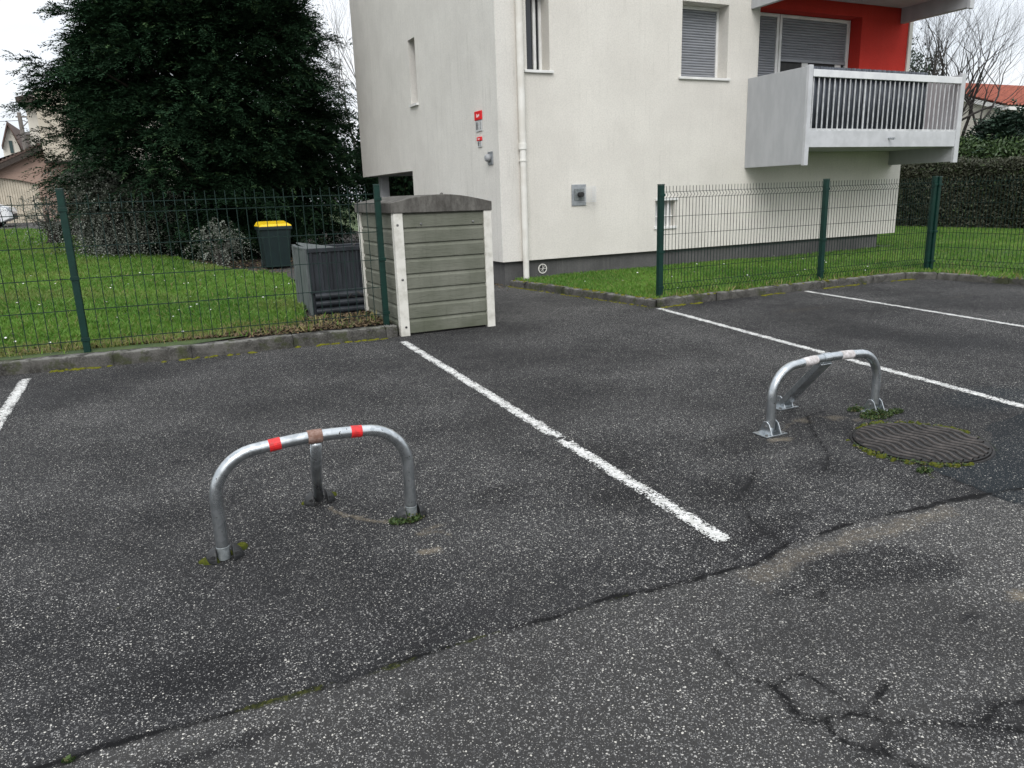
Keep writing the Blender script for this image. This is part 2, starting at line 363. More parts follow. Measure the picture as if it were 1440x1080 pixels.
# ------------------------------------------------------------------ terrain
def tz(x, y):
    return .12+.028*np.maximum(0, y-8.4)*sst((3-x)/5)
def sheet(name, poly, zf, mat, kind='structure', step=.6, dz=0, cols=None):
    """triangulated sheet: polygon rasterised on a grid, cells cut to the outline by snapping"""
    import bmesh
    xs = [p[0] for p in poly]; ys = [p[1] for p in poly]
    bm = bmesh.new(); vs = [bm.verts.new((p[0], p[1], 0)) for p in poly]; bm.faces.new(vs)
    for ax, lo, hi in ((0, min(xs), max(xs)), (1, min(ys), max(ys))):
        c = lo+step
        while c < hi:
            g = bm.verts[:]+bm.edges[:]+bm.faces[:]
            co = (c, 0, 0) if ax == 0 else (0, c, 0); no = (1, 0, 0) if ax == 0 else (0, 1, 0)
            bmesh.ops.bisect_plane(bm, geom=g, plane_co=co, plane_no=no); c += step
    for v in bm.verts: v.co.z = float(zf(np.array(v.co.x), np.array(v.co.y)))+dz
    bmesh.ops.recalc_face_normals(bm, faces=bm.faces)
    if sum(f.normal.z for f in bm.faces) < 0: bmesh.ops.reverse_faces(bm, faces=bm.faces)
    me = bpy.data.meshes.new(name); bm.to_mesh(me); bm.free()
    for p in me.polygons: p.use_smooth = True
    return tag(link(name, me, mat), kind=kind)
flat = lambda z: (lambda x, y: z+0*x)

MB().add([(-600, -600, -.06), (600, -600, -.06), (600, 600, -.06), (-600, 600, -.06)], [(0, 1, 2, 3)]).build('ground', M['lawn']); tag(bpy.data.objects['ground'], kind='structure')

# asphalt with attribute masks
xs = np.concatenate([np.linspace(-40, -1.6, 16), np.arange(-1.5, 6.6, .02), np.linspace(6.7, 12, 60), np.linspace(13, 40, 8)])
ys = np.concatenate([np.linspace(-30, .2, 12), np.arange(.3, 4.4, .018), np.arange(4.45, 12, .05), np.linspace(12.5, 22, 12)])
X, Y = np.meshgrid(xs, ys); X = X.ravel(); Y = Y.ravel()
P2 = lambda *px: [tuple(at(*p)[:2]) for p in px]
seam = P2((-200, 1150), (60, 1080), (200, 1035), (330, 1000), (460, 965), (560, 935), (660, 900), (745, 878), (850, 845), (930, 825), (1000, 808), (1060, 795), (1110, 765), (1200, 735), (1290, 715), (1380, 697), (1440, 685))
seam_y = np.interp(X, [p[0] for p in seam], [p[1] for p in seam])
wobx = .03*vnoise(X, Y, 9, 3)+.022*vnoise(X, Y, 31, 13); woby = .03*vnoise(X, Y, 9, 4)+.022*vnoise(X, Y, 31, 14)
Xw = X+wobx; Yw = Y+woby
cr = np.zeros_like(X)
def crk(pts, w, amt=1.0, wob=.22):
    global cr
    d = polydist(X+wob*wobx, Y+wob*woby, pts); ww = w*amt*(.42+.75*vnoise(X, Y, 14, 31)+.35*vnoise(X, Y, 37, 33)); cr = np.maximum(cr, np.clip(1-(d-ww)/.08, 0, 1.4))
crk(seam, .017, 1, .6)
crk(P2((1005, 912), (1040, 950), (1085, 965), (1108, 985), (1125, 1005), (1160, 1010), (1200, 1002), (1250, 1015), (1330, 1018), (1380, 1022), (1460, 1030)), 0.0136)
crk(P2((1085, 965), (1130, 948), (1160, 965), (1190, 985)), 0.0099, .8); crk(P2((1245, 962), (1232, 985), (1215, 1000)), 0.0161, .9)
crk(P2((1108, 985), (1113, 1005), (1130, 1020), (1160, 1010)), 0.0112, .8); crk(P2((1160, 1010), (1180, 1042), (1250, 1062), (1310, 1085)), 0.0149, .9)
crk(P2((1240, 1012), (1248, 1035), (1235, 1060)), 0.0124, .8); crk(P2((1380, 1022), (1400, 990), (1450, 985)), 0.0124, .8)
crk(P2((1135, 585), (1142, 605), (1165, 640), (1160, 660)), 0.0124, .75); crk(P2((1160, 578), (1135, 585)), 0.0099, .7)
crk(P2((640, 437), (700, 425), (745, 414)), 0.0186, .55); crk(P2((1110, 765), (1060, 740), (1040, 700), (1065, 660)), 0.0124, .55, 1)
crk(P2((560, 940), (600, 905)), 0.0062, .4)
crk(P2((1130, 840), (1170, 835), (1140, 870)), 0.0124, .6, 1)
def blob(px, rx, ry, rot=0):
    c = at(*px); a = R_(rot); dx = Xw-c[0]; dy = Yw-c[1]; u = dx*math.cos(a)+dy*math.sin(a); v = -dx*math.sin(a)+dy*math.cos(a)
    return np.clip(1.3-np.hypot(u/rx, v/ry), 0, 1)
stain = np.zeros_like(X)
for px, rx, ry, a, rot in [((1215, 797), .36, .15, 1.2, -4), ((1300, 800), .22, .12, 1.1, 0), ((1110, 830), .2, .06, .7, 0), ((1150, 655), .25, .2, .8, 0), ((700, 690), .3, .1, .7, 0), ((880, 700), .3, .25, .6, 0), ((430, 870), .5, .12, .45, 0), ((700, 600), .3, .5, .5, 0), ((1000, 500), .5, 1.2, .45, 10), ((1365, 872), .075, .045, .9, 0), ((1040, 690), .3, .3, .8, 20), ((1090, 740), .35, .1, .8, 10), ((850, 640), .25, .4, .6, 0), ((1050, 620), .5, .35, .6, 0),
      ((280, 950), .35, .2, .7, 0), ((60, 1000), .4, .12, .5, 0), ((690, 700), .5, .18, .5, 0), ((790, 860), .3, .12, .35, 0), ((1180, 460), .7, 1.0, .8, 0), ((1330, 480), .8, .8, .8, 0), ((60, 560), .5, .8, .6, 0),
      ((250, 1075), .5, .05, .7, 0), ((560, 1000), .4, .06, .5, 6), ((330, 880), .3, .2, .3, 0), ((1410, 1010), .3, .12, .6, 0), ((1240, 1050), .22, .08, .5, 0), ((960, 560), .25, .7, .4, 0), ((1300, 425), 1.2, .5, .6, 0), ((160, 700), .4, .7, .35, 0), ((540, 560), .5, 1.2, .35, 0)]:
    stain = np.maximum(stain, a*blob(px, rx, ry, rot))
sandm = np.zeros_like(X)
for px, rx, ry, a in [((603, 777), .07, .045, 1.0), ((475, 716), .03, .03, .6), ((508, 727), .05, .02, .7), ((535, 733), .05, .02, .6), ((610, 742), .13, .05, .5), ((1100, 618), .12, .05, 1.0), ((1175, 588), .09, .07, .7), ((1128, 592), .08, .1, .6), ((1210, 590), .12, .05, .6),
      ((1430, 836), .1, .04, .8), ((1120, 772), .22, .03, .45), ((1230, 742), .4, .025, .5), ((1000, 755), .02, .015, .7), ((1345, 418), .9, .12, .35), ((1130, 435), .9, .2, .4), ((680, 512), .25, .05, .35), ((1150, 470), .4, .1, .3)]:
    sandm = np.maximum(sandm, a*blob(px, rx, ry, 0))
def sline(w, a, *px):
    global sandm
    sandm = np.maximum(sandm, a*np.clip(1.2-polydist(Xw, Yw, P2(*px))/w, 0, 1))
sline(.022, .85, (462, 712), (490, 722), (515, 730), (545, 735)); sline(.035, .6, (585, 750), (610, 745), (640, 752)); sline(.11, .55, (1065, 812), (1110, 790), (1170, 765), (1240, 748), (1330, 718)); sline(.06, .4, (1080, 830), (1060, 805)); sline(.03, .5, (1095, 605), (1140, 585), (1215, 588))
light = sst((seam_y-Y+.015)/.03)*.85
light = np.maximum(light, .55*sst((Y-7.0)/1.5)*(X < 6)+.35*sst((Y-10)/1))
light = np.maximum(light, .5*np.maximum(blob((1240, 680), .25, .2), blob((1100, 640), .3, .2)))
bpoly = P2((1292, 655), (1385, 692), (1500, 735), (1700, 640), (1500, 560), (1390, 600), (1385, 640))
blue = np.where(inpoly(Xw, Yw, bpoly), 1.0, 0.0); blue = np.maximum(blue, .5*blob((1400, 560), 1.0, .6))
crk(P2((1292, 655), (1385, 692), (1500, 735)), .012, .7, .1)
moss = np.zeros_like(X)
d = polydist(X, Y, seam); ms = np.clip(1-d/.045, 0, 1)*(vnoise(X, Y, 11, 8)*.8+.28)
for px in [(880, 838), (700, 892), (400, 985), (350, 995), (560, 938), (800, 862), (950, 822)]: ms += .5*np.clip(1-d/.03, 0, 1)*blob(px, .12, .06)
moss = np.maximum(moss, ms*(X < 2.2))
kd = np.minimum(np.where(X < 2.5, np.abs(Y-8.15), 9), np.where(X > 5.9, np.abs(Y-7.97), 9)); dk = polydist(X, Y, [(5.88, 7.95), (5.45, 11.2)])
moss = np.maximum(moss, np.clip(1.25-np.minimum(kd, dk)/.09, 0, 1)*(.62+.5*vnoise(X, Y, 2.5, 5)))
moss = np.maximum(moss, .8*np.maximum(blob((165, 853), .035, .02), blob((100, 1072), .03, .02)))
mc = at(1293, 623); dm = np.hypot(X-mc[0], Y-mc[1]); moss = np.maximum(moss, np.clip(1.4-np.abs(dm-.385)/.04, 0, 1)*(.5+.5*vnoise(X, Y, 6, 9)))
moss = np.maximum(moss, .8*np.clip(1.2-polydist(X, Y, P2((1292, 657), (1312, 672)))/.03, 0, 1))
nx, ny = len(xs), len(ys); ii = np.arange(nx*ny).reshape(ny, nx)
Fq = np.stack([ii[:-1, :-1], ii[:-1, 1:], ii[1:, 1:], ii[1:, :-1]], -1).reshape(-1, 4)
ao = npmesh('asphalt_car_park', np.stack([X, Y, 0*X], 1), Fq, M['asphalt'], cols={'maskA': np.stack([cr, sandm, np.clip(moss, 0, 1)], 1), 'maskB': np.stack([stain, light, blue], 1)})
tag(ao, kind='structure')

# parking lines
def pline(p, q, w=.105, notch=False):
    p = np.array(p); q = np.array(q); L = np.linalg.norm(q-p); n = int(L/.03); d = (q-p)/L; s = np.array([d[1], -d[0]])
    V = []; E = []
    r = np.random.default_rng(int(abs(p[0]*100))); jl = np.convolve(r.normal(0, .004, n+1), [.3, .4, .3], 'same')
    for i in range(n+1):
        c = p+d*L*i/n
        for j, t in enumerate((-1, -.75, 0, .75, 1)):
            o = c+s*(t*w/2+jl[i]*(abs(t) > .7)); V.append((o[0], o[1], .004)); E.append(1.9 if notch and (abs(o[1]-3.90-.6*t*w) < .022 and t > -.8) else 1.0 if abs(t) == 1 or i in (0, n) else (.35 if abs(t) > .7 else 0))
    Fc = [(i*5+j, i*5+j+1, (i+1)*5+j+1, (i+1)*5+j) for i in range(n) for j in range(4)]
    tag(npmesh('parking_line', V, Fc, M['paint'], cols={'edge': np.array(E)}), kind='structure')
pline((-1.13, 8.0), (-1.12, 2.3), .11); pline((2.385, 7.66), (2.11, 2.28), .11, True)
pline((5.92, 7.86), (5.0, 1.6), .11); pline((8.55, 7.9), (7.7, 1.9), .105)

# ------------------------------------------------------------------ kerbs
def kerb(name, pts, w, h, mat, seed, inner=1):
    """kerb stones along pts (front bottom edge); body lies to the left of the direction"""
    r = random.Random(seed); V = []; Fc = []
    pts = [np.array(p, float) for p in pts]
    for a, b in zip(pts[:-1], pts[1:]):
        L = np.linalg.norm(b-a); d = (b-a)/L; nrm = np.array([-d[1], d[0]])*inner; s = 0
        while s < L-.02:
            e = min(s+1.0, L); n = 12; base = len(V); dz = r.uniform(-.006, .006); off = r.uniform(-.006, .006)
            for i in range(n+1):
                t = s+.002+(e-s-.004)*i/n; c = a+d*t
                for (u, z) in ((0, -.05), (0, h-.03), (.012, h-.008), (.03, h), (w*.5, h), (w-.01, h), (w, -.05)):
                    jz = r.gauss(0, .0035) if z > 0 else 0; ju = r.gauss(0, .003) if 0 < z < h else 0
                    q = c+nrm*(u+off+ju); V.append((q[0], q[1], z+dz+jz))
            Fc += [(base+i*7+j, base+i*7+j+1, base+(i+1)*7+j+1, base+(i+1)*7+j) for i in range(n) for j in range(6)]
            k0 = base; k1 = base+n*7
            Fc += [(k0, k0+1, k0+2, k0+6), (k0+2, k0+3, k0+5, k0+6), (k1, k1+1, k1+2, k1+6), (k1+2, k1+3, k1+5, k1+6)]
            s = e
    return tag(npmesh(name, V, Fc, mat, smooth=False), kind='structure')
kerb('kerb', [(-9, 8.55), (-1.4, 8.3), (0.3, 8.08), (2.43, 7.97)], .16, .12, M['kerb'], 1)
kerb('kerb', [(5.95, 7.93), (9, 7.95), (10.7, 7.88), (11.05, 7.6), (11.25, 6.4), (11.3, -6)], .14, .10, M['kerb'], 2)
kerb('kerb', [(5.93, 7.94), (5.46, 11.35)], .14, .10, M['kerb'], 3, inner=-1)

# ------------------------------------------------------------------ lawns
LP = [(-26, 8.75), (-9, 8.68), (-1.4, 8.44), (.3, 8.22), (1.5, 8.6), (1.7, 9.3), (2.12, 11.86), (2.38, 14.9), (1.5, 16.7), (.75, 19.4), (-.02, 22.3), (-1.5, 25.9), (-3.3, 32.6), (-26, 32.6)]
BP = [(-40, 8.68), (-9, 8.68), (-1.4, 8.43), (.3, 8.2), (2.47, 8.1), (2.47, 15), (2.9, 15.5), (2.9, 22), (9, 22), (9, 33), (9, 90), (-40, 90)]
sheet('planting_bed', BP, tz, M['soil'], step=1.5, dz=-.02)
sheet('lawn', LP, tz, M['lawn'], step=.8)
sheet('road', [(-40, 32.8), (3, 32.8), (3, 39.5), (-40, 39.5)], tz, M['path'], step=2, dz=.02)
sheet('path', [(1.6, 16.8), (2.35, 15.0), (2.45, 12), (2.6, 12), (5.35, 12), (5.35, 16.9), (3.4, 17.2)], tz, M['path'], step=.8, dz=.012)
RP = [(6.02, 8.0), (9, 8.02), (10.75, 7.95), (11.14, 7.66), (11.34, 6.4), (11.4, -10), (60, -10), (60, 45), (15, 45), (15, 11.5), (5.62, 11.5), (5.6, 11.3)]
sheet('lawn', RP, flat(.085), M['lawn'], step=1.6)

def blades(name, P, h, mat, dry, seed=1, wscale=1.0):
    r = np.random.default_rng(seed); n = len(P); a = r.uniform(0, 2*np.pi, n); w = h*.09*wscale*r.uniform(.7, 1.3, n)
    ln = r.uniform(0, .9, n)*h; b = r.uniform(0, 2*np.pi, n)
    u = np.stack([np.cos(a), np.sin(a), 0*a], 1)*w[:, None]; L = np.stack([np.cos(b)*ln, np.sin(b)*ln, h], 1)
    V = np.stack([P-u, P+u, P+L*.55+u*.7, P+L*np.array([1.25, 1.25, 1])], 1)
    t = np.stack([np.clip(r.uniform(0, 1, n)*.7+.45*vnoise(P[:, 0], P[:, 1], 1.2, seed)+.35*vnoise(P[:, 0], P[:, 1], 7, seed+9), 0, 1), np.clip(dry, 0, 1), 0*a], 1)
    Fc = np.arange(n*4).reshape(n, 4)
    return npmesh(name, V.reshape(-1, 3), Fc, mat, cols={'tint': np.repeat(t, 4, 0)})
def sample(poly, n, x0, x1, y0, y1, seed, power=1.0):
    r = np.random.default_rng(seed); x = r.uniform(x0, x1, n*3); y = y0+(y1-y0)*r.uniform(0, 1, n*3)**power
    k = inpoly(x, y, poly); return x[k][:n], y[k][:n], r
VISL = [(-1.9, 8.4), (-6.5, 33), (-3.2, 32.6), (-1.4, 25.7), (-.02, 22.3), (.75, 19.4), (1.5, 16.7), (2.38, 14.9), (2.12, 11.86), (1.66, 9.3), (1.5, 8.75), (.3, 8.5), (-1.4, 8.6), (-2.4, 8.7)]
x, y, r = sample(VISL, 330000, -6.5, 2.5, 8.3, 33, 11, 1.9)
clump = sst(vnoise(x, y, 9, 55)*2.2-.2); z = tz(x, y); edge = sst((9.15+.15*vnoise(x, y, 4, 2)-y)/.5)
h = r.uniform(.02, .07, len(x))*(1+.35*vnoise(x, y, 2.2, 5))*(1+.02*(y-8))*(1-.35*edge)*(1+.55*clump)
dry = (r.uniform(0, 1, len(x)) < .10+.7*edge)*r.uniform(.4, 1, len(x))+.25*sst(vnoise(x, y, 1.4, 21)*1.5)
keep = r.uniform(0, 1, len(x)) > edge*.45
tag(blades('grass', np.stack([x, y, z], 1)[keep], h[keep], M['grass'], dry[keep], 3, 1.15), kind='stuff')
BX = [(6.02, 8.05), (10.7, 8.02), (11.14, 7.7), (11.34, 6.4), (11.36, 4), (16, 2), (26, 12), (23, 18), (15.2, 18), (15.2, 11.5), (5.62, 11.5), (5.6, 11.2)]
x, y, r = sample(BX, 60000, 5.6, 11.2, 7.9, 11.6, 12); x2, y2, r2 = sample(BX, 170000, 11, 26, 2, 18, 13)
x = np.concatenate([x, x2]); y = np.concatenate([y, y2]); h = rng.uniform(.025, .06, len(x))*(1+.35*vnoise(x, y, 2.2, 6))
ed = np.clip(1-(np.minimum(np.abs(y-8.1), 9))/.35, 0, 1)*(x < 11.2)
tag(blades('grass', np.stack([x, y, 0*x+.085], 1), h, M['grass'], (rng.uniform(0, 1, len(x)) < .10+.25*ed)*.7, 4, 1.3), kind='stuff')
# rough tufts at the fence foot and at the kerb
def tufts(name, pts, n, h, mat, spread=.05, seed=5, dryf=.3):
    r = np.random.default_rng(seed); P = np.repeat(np.array(pts, float), n, 0); P[:, :2] += r.normal(0, spread, (len(P), 2)); hh = r.uniform(.4, 1, len(P))*h
    return tag(blades(name, P, hh, mat, (r.uniform(0, 1, len(P)) < dryf)*1.0, seed, 1.0), kind='stuff')
tp = [(xx, 8.14+random.gauss(0, .03), .09) for xx in np.arange(6.15, 10.9, .06)]+[(11.22+random.gauss(0, .03), yy, .09) for yy in np.arange(5, 7.7, .06)]
tufts('rough_grass', tp, 14, .10, M['grass'], .05, 5, .25)
tufts('rough_grass', [(xx, 8.56-.1*xx+random.gauss(0, .05), .125) for xx in np.arange(-4, 1.6, .07)]+[(random.uniform(1.4, 2.4), random.uniform(8.25, 9.1), .125) for i in range(30)], 7, .09, M['grass'], .05, 6, .65)
# daisies
V = []; Fc = []
dx, dy, _ = sample(VISL, 90, -3, 2.2, 8.7, 17, 31, 1.3); ex, ey, _ = sample(BX, 55, 5.8, 11.2, 8.1, 11.5, 32)
for xx, yy in list(zip(dx, dy))+list(zip(ex, ey)):
    zz = float(tz(np.array(xx), np.array(yy))) if xx < 5 else .085
    b = len(V); rr = random.uniform(.010, .017); hh = random.uniform(.05, .075); tl = random.uniform(-.5, .5)
    V += [(xx+rr*math.cos(a*1.0472), yy+rr*math.sin(a*1.0472), zz+hh+rr*tl*math.sin(a*1.0472)+.3*rr) for a in range(6)]+[(xx, yy, zz+hh-.004)]
    Fc += [(b+a, b+(a+1) % 6, b+6) for a in range(6)]
tag(npmesh('daisies', V, Fc, M['petal']), kind='stuff')
# leaf litter
def litter(name, P, s, seed, mat=None):
    r = np.random.default_rng(seed); n = len(P); a = r.uniform(0, 6.28, n); s = s*r.uniform(.5, 1.3, n)
    u = np.stack([np.cos(a), np.sin(a), r.uniform(-.6, .6, n)], 1)*s[:, None]; v = np.stack([-np.sin(a), np.cos(a), r.uniform(-.6, .6, n)], 1)*s[:, None]*.6
    V = np.stack([P-u, P+v*.9, P+u, P-v], 1)
    t = np.stack([r.uniform(0, 1, n), (r.uniform(0, 1, n) < .2)*1.0, 0*a], 1)
    return tag(npmesh(name, V.reshape(-1, 3), np.arange(n*4).reshape(n, 4), mat or M['litter'], cols={'tint': np.repeat(t, 4, 0)}), kind='stuff')
n = 5500; x = rng.uniform(-5, 2.42, n); y = 8.52-.1*x-.02*np.maximum(0, x)+np.abs(rng.normal(0, .13, n))
n2 = 2600; x = np.concatenate([x, rng.uniform(.9, 2.45, n2)]); y = np.concatenate([y, rng.uniform(8.2, 9.25, n2)]); ok = y > 8.38-.12*x
litter('leaf_litter', np.stack([x, y, tz(x, y)+rng.uniform(.0, .02, len(x))], 1)[ok], .022, 41)
n = 500; x = rng.uniform(3.65, 5.6, n); y = 11.9-np.abs(rng.normal(0, .35, n)); litter('leaf_litter', np.stack([x, y, 0*x+.006], 1), .02, 42)
n = 2500; x = rng.uniform(.2, 5, n); y = rng.uniform(15, 19.5, n); ok = ~inpoly(x, y, LP); litter('leaf_litter', np.stack([x, y, tz(x, y)+.02], 1)[ok], .03, 43)

# moss cushions and weeds (ground cover)
def cushions(name, items, seed, mat=None):
    r = np.random.default_rng(seed); V = []; Fc = []; T = []
    for (cx, cy, cz, rad, hh) in items:
        nseg, nr = 14, 5; b = len(V); V.append((cx, cy, cz+hh)); T.append((.7, 0, 0)); ph = r.uniform(0, 6.28)
        for i in range(1, nr+1):
            for j in range(nseg):
                a = 2*math.pi*j/nseg; q = i/nr; rr = rad*q*(1+.22*math.sin(2*a+ph)+.1*math.sin(5*a)+r.normal(0, .03))
                V.append((cx+rr*math.cos(a), cy+rr*math.sin(a)*.8, cz+hh*math.sqrt(max(0, 1-q*q))+r.normal(0, hh*.08)-(0.004 if i == nr else 0))); T.append((r.uniform(.2, 1)*(1-q*.5), (r.uniform() < .15)*1., 0))
        Fc += [(b, b+1+j, b+1+(j+1) % nseg, b+1+(j+1) % nseg) for j in range(nseg)] if False else []
        for j in range(nseg): Fc.append((b, b+1+j, b+1+(j+1) % nseg))
        for i in range(nr-1):
            for j in range(nseg):
                p0 = b+1+i*nseg+j; p1 = b+1+i*nseg+(j+1) % nseg; Fc += [(p0, p0+nseg, p1+nseg), (p0, p1+nseg, p1)]
    return tag(npmesh(name, V, Fc, mat or M['moss'], cols={'tint': T}, smooth=True), kind='stuff')
cushions('moss', [(*at(295, 790), .045, .02), (*at(340, 770), .035, .022), (*at(330, 778), .025, .015), (*at(466, 697), .028, .02), (*at(428, 708), .02, .01)], 1)
it = []
for i in range(190):
    a = random.uniform(0, 6.28); rr = .385+random.gauss(0, .014)
    if math.sin(a*2+.4)+.6*math.sin(a*5)+random.gauss(0, .4) > .1: it.append((mc[0]+rr*math.cos(a), mc[1]+rr*math.sin(a), 0, random.uniform(.010, .030), random.uniform(.008, .018)))
cushions('moss', it, 2)
n = 1500; a_ = rng.uniform(0, 6.28, n); ok = (np.sin(a_*2+.4)+.6*np.sin(a_*5)+rng.normal(0, .35, n)) > 0.2; a_ = a_[ok]; rr_ = .385+rng.normal(0, .014, len(a_))
litter('moss', np.stack([mc[0]+rr_*np.cos(a_), mc[1]+rr_*np.sin(a_), rng.uniform(.004, .016, len(a_))], 1), .0075, 44, M['weed'])
it = []
for i in range(330):
    s = random.random(); xx = -4+6.3*s if i % 2 else random.uniform(6.0, 11)
    if i % 2: yy = np.interp(xx, [-9, -1.4, .3, 2.43], [8.55, 8.3, 8.08, 7.97])
    else: yy = np.interp(xx, [5.95, 9, 10.7, 11.05], [7.93, 7.95, 7.88, 7.6])
    if vnoise(np.array([xx]), np.array([0.]), 3, 14)[0] > -.12: it.append((xx, yy-random.uniform(.01, .06), 0, random.uniform(.015, .045), random.uniform(.006, .016)))
for i in range(70):
    t = random.random(); it.append((5.93-.47*t-random.uniform(.01, .05), 7.95+3.4*t, 0, random.uniform(.015, .035), random.uniform(.005, .014)))
for i in range(60): it.append((random.uniform(6.2, 11), 7.97+random.uniform(0, .12), .1, random.uniform(.02, .05), random.uniform(.006, .012)))
for i in range(40):
    t = random.random(); it.append((5.97-.45*t+random.uniform(0, .1), 7.98+3.3*t, .098, random.uniform(.02, .045), random.uniform(.006, .014)))
cushions('moss', it, 3, M['mossbright'])

def leafcloud(n, cfun, size, seed, tint=None, flatness=1.0):
    """n little diamond leaves; cfun(r,n)->centres"""
    r = np.random.default_rng(seed); P = cfun(r, n); n = len(P)
    u = r.normal(0, 1, (n, 3)); u /= np.linalg.norm(u, axis=1)[:, None]; w = r.normal(0, 1, (n, 3)); w = np.cross(u, w); w /= np.linalg.norm(w, axis=1)[:, None]
    s = size*r.uniform(.6, 1.4, n)[:, None]; u = u*s; w = w*s*.38*flatness
    V = np.stack([P-u, P+w, P+u, P-w], 1).reshape(-1, 3)
    t = np.stack([r.uniform(0, 1, n), (r.uniform(0, 1, n) < .12)*r.uniform(.3, 1, n), np.zeros(n)], 1)
    return V, np.repeat(t, 4, 0)
def weed(px, rad, h, n, seed, label, group):
    c = at(*px)
    def cf(r, n):
        a = r.uniform(0, 6.28, n); q = rad*np.sqrt(r.uniform(0, 1, n)); return np.stack([c[0]+q*np.cos(a), c[1]+.6*q*np.sin(a), .006+np.abs(r.normal(0, 1, n))*h*(1-q/rad*.6)], 1)
    V, T = leafcloud(n, cf, .009, seed, flatness=1.5); rt = root('weed_clump', (c[0], c[1], 0), label, 'weed', group)
    npmesh('leaves', V, np.arange(len(V)).reshape(-1, 4), M['weed'], rt, {'tint': T})
    mb = MB(); r = random.Random(seed)
    for i in range(22):
        a = r.uniform(0, 6.28); q = rad*r.uniform(.3, 1); e = np.array([c[0]+q*math.cos(a), c[1]+.6*q*math.sin(a), r.uniform(.3, 1)*h*1.5+.004]); s0 = np.array([c[0]+.3*q*math.cos(a), c[1]+.2*q*math.sin(a), 0])
        mb.tube([s0, (s0+e)/2+np.array([0, 0, h*.4]), e], [.0016, .0014, .001], 4)
    mb.build('stems', M['weed'], rt)
weed((572, 732), .085, .012, 420, 1, 'small leafy weed clump around the right foot of the red-banded barrier', 'weeds in the tarmac')
weed((1232, 585), .13, .016, 480, 2, 'leafy weeds in front of the right foot of the plain galvanised barrier', 'weeds in the tarmac')
weed((1204, 577), .07, .012, 160, 3, 'small weed patch just left of the right foot of the plain galvanised barrier', 'weeds in the tarmac')
weed((1260, 580), .06, .012, 160, 4, 'weed patch right of the right foot of the galvanised barrier', 'weeds in the tarmac')
weed((97, 1072), .018, .006, 16, 5, 'tiny bright green sprout in the seam at the bottom left', 'weeds in the tarmac')
weed((1300, 663), .05, .010, 140, 6, 'weeds on the near rim of the manhole cover', 'weeds in the tarmac')
weed((748, 478), .05, .010, 10, 7, 'speck of weed in the tarmac beside the bin shelter foot', 'weeds in the tarmac') if False else None

# ------------------------------------------------------------------ barriers
def hoop_path(x0, x1, y, zt, yt, cr_, lean=0):
    P = []
    for i in range(6): t = i/5; P.append((x0+lean*t, y+(yt-y)*t*.7, .02+(zt-cr_-.02)*t))
    n = 10
    for i in range(1, n+1):
        a = math.pi/2*i/n; z = zt-cr_+cr_*math.sin(a); P.append((x0+lean+cr_*(1-math.cos(a)), y+(yt-y)*(.7+.3*math.sin(a)), z))
    Q = [(x0+x1-p[0], p[1], p[2]) for p in P][::-1]
    mid = [(P[-1][0]+(Q[0][0]-P[-1][0])*t, yt, zt+.012*math.sin(math.pi*t)) for t in (.15, .3, .45, .5, .55, .7, .85)]
    return P, mid, Q
def along(path, x0, x1, n=4):
    """points of path (monotone in x over the top) between x0 and x1"""
    px = [p[0] for p in path]; return [(xx, float(np.interp(xx, px, [p[1] for p in path])), float(np.interp(xx, px, [p[2] for p in path]))) for xx in np.linspace(x0, x1, n)]
c0 = at(313, 780); c1 = at(583, 732)
bx0, bx1, by = .135, .995, 3.25
rt = root('parking_barrier', (.565, 3.25, 0), 'galvanised hoop parking barrier with two bright red bands and a rusty collar', 'parking barrier', 'hoop parking barriers')
P, mid, Q = hoop_path(bx0, bx1, by, .472, 3.25, .2)
path = P+mid+Q; hoop = MB().tube(path, .0272, 20).build('hoop', M['galv'], rt, smooth=True)
top = [p for p in path if p[2] > .42]
MB().tube(along(top, .542, .606, 3), .0315, 20).build('collar', M['rust'], rt, bevel=.003, smooth=False)
for a, b in ((.375, .425), (.735, .785)): MB().tube(along(top, a, b, 3), .0281, 20).build('red_band', M['tape_red'], rt)
rl = MB().tube([(.577, 3.252, .455), (.60, 3.45, .24), (.635, 3.655, .03)], .0250, 18).build('rear_leg', M['galv'], rt, smooth=True)
for p in P[1:2]: pass
for (lx, ly, zr) in ((bx0, by, .055), (bx1, by, .055)):
    MB().lathe([(.0300, .003), (.0282, .03), (.0278, zr-.002), (.0292, zr+.002), (.0275, zr+.006)], (lx, ly, 0), 24).build('added_foot_cover', M['greytone'], rt)  # weld ring over a pale cover added to hide the leg's dark reflections
def ears_black(cx, cy, name='foot_plate'):
    """two halves of a domed cap that clasp the leg"""
    Rr = .080
    for sgn in (-1, 1):
        m_ = MB(); vs = []; na = 11; xs_ = np.linspace(.0345, Rr*.985, 7)
        for xq in xs_:
            rr = math.sqrt(Rr*Rr-xq*xq)
            for a in np.linspace(0, math.pi, na): vs.append((cx+sgn*xq, cy+rr*math.cos(a)*.72, .001+rr*math.sin(a)*.86))
        fs = [(i*na+j, i*na+j+1, (i+1)*na+j+1, (i+1)*na+j) for i in range(6) for j in range(na-1)]+[tuple(range(na)), tuple(range(6*na, 7*na))]+[(i*na, (i+1)*na, (i+1)*na+na-1, i*na+na-1) for i in range(6)]
        f = m_.add(vs, fs).build(name, M['blackplastic'], rt, bevel=.003)
        MB().lathe([(.009, -.002), (.008, .004)], (cx+sgn*.052, cy-.048, .036), 8, 'y').build('bolt', M['dark'], f)
for cx, cy in ((bx0+.003, by), (bx1-.003, by), (.64, 3.67)): ears_black(cx, cy)

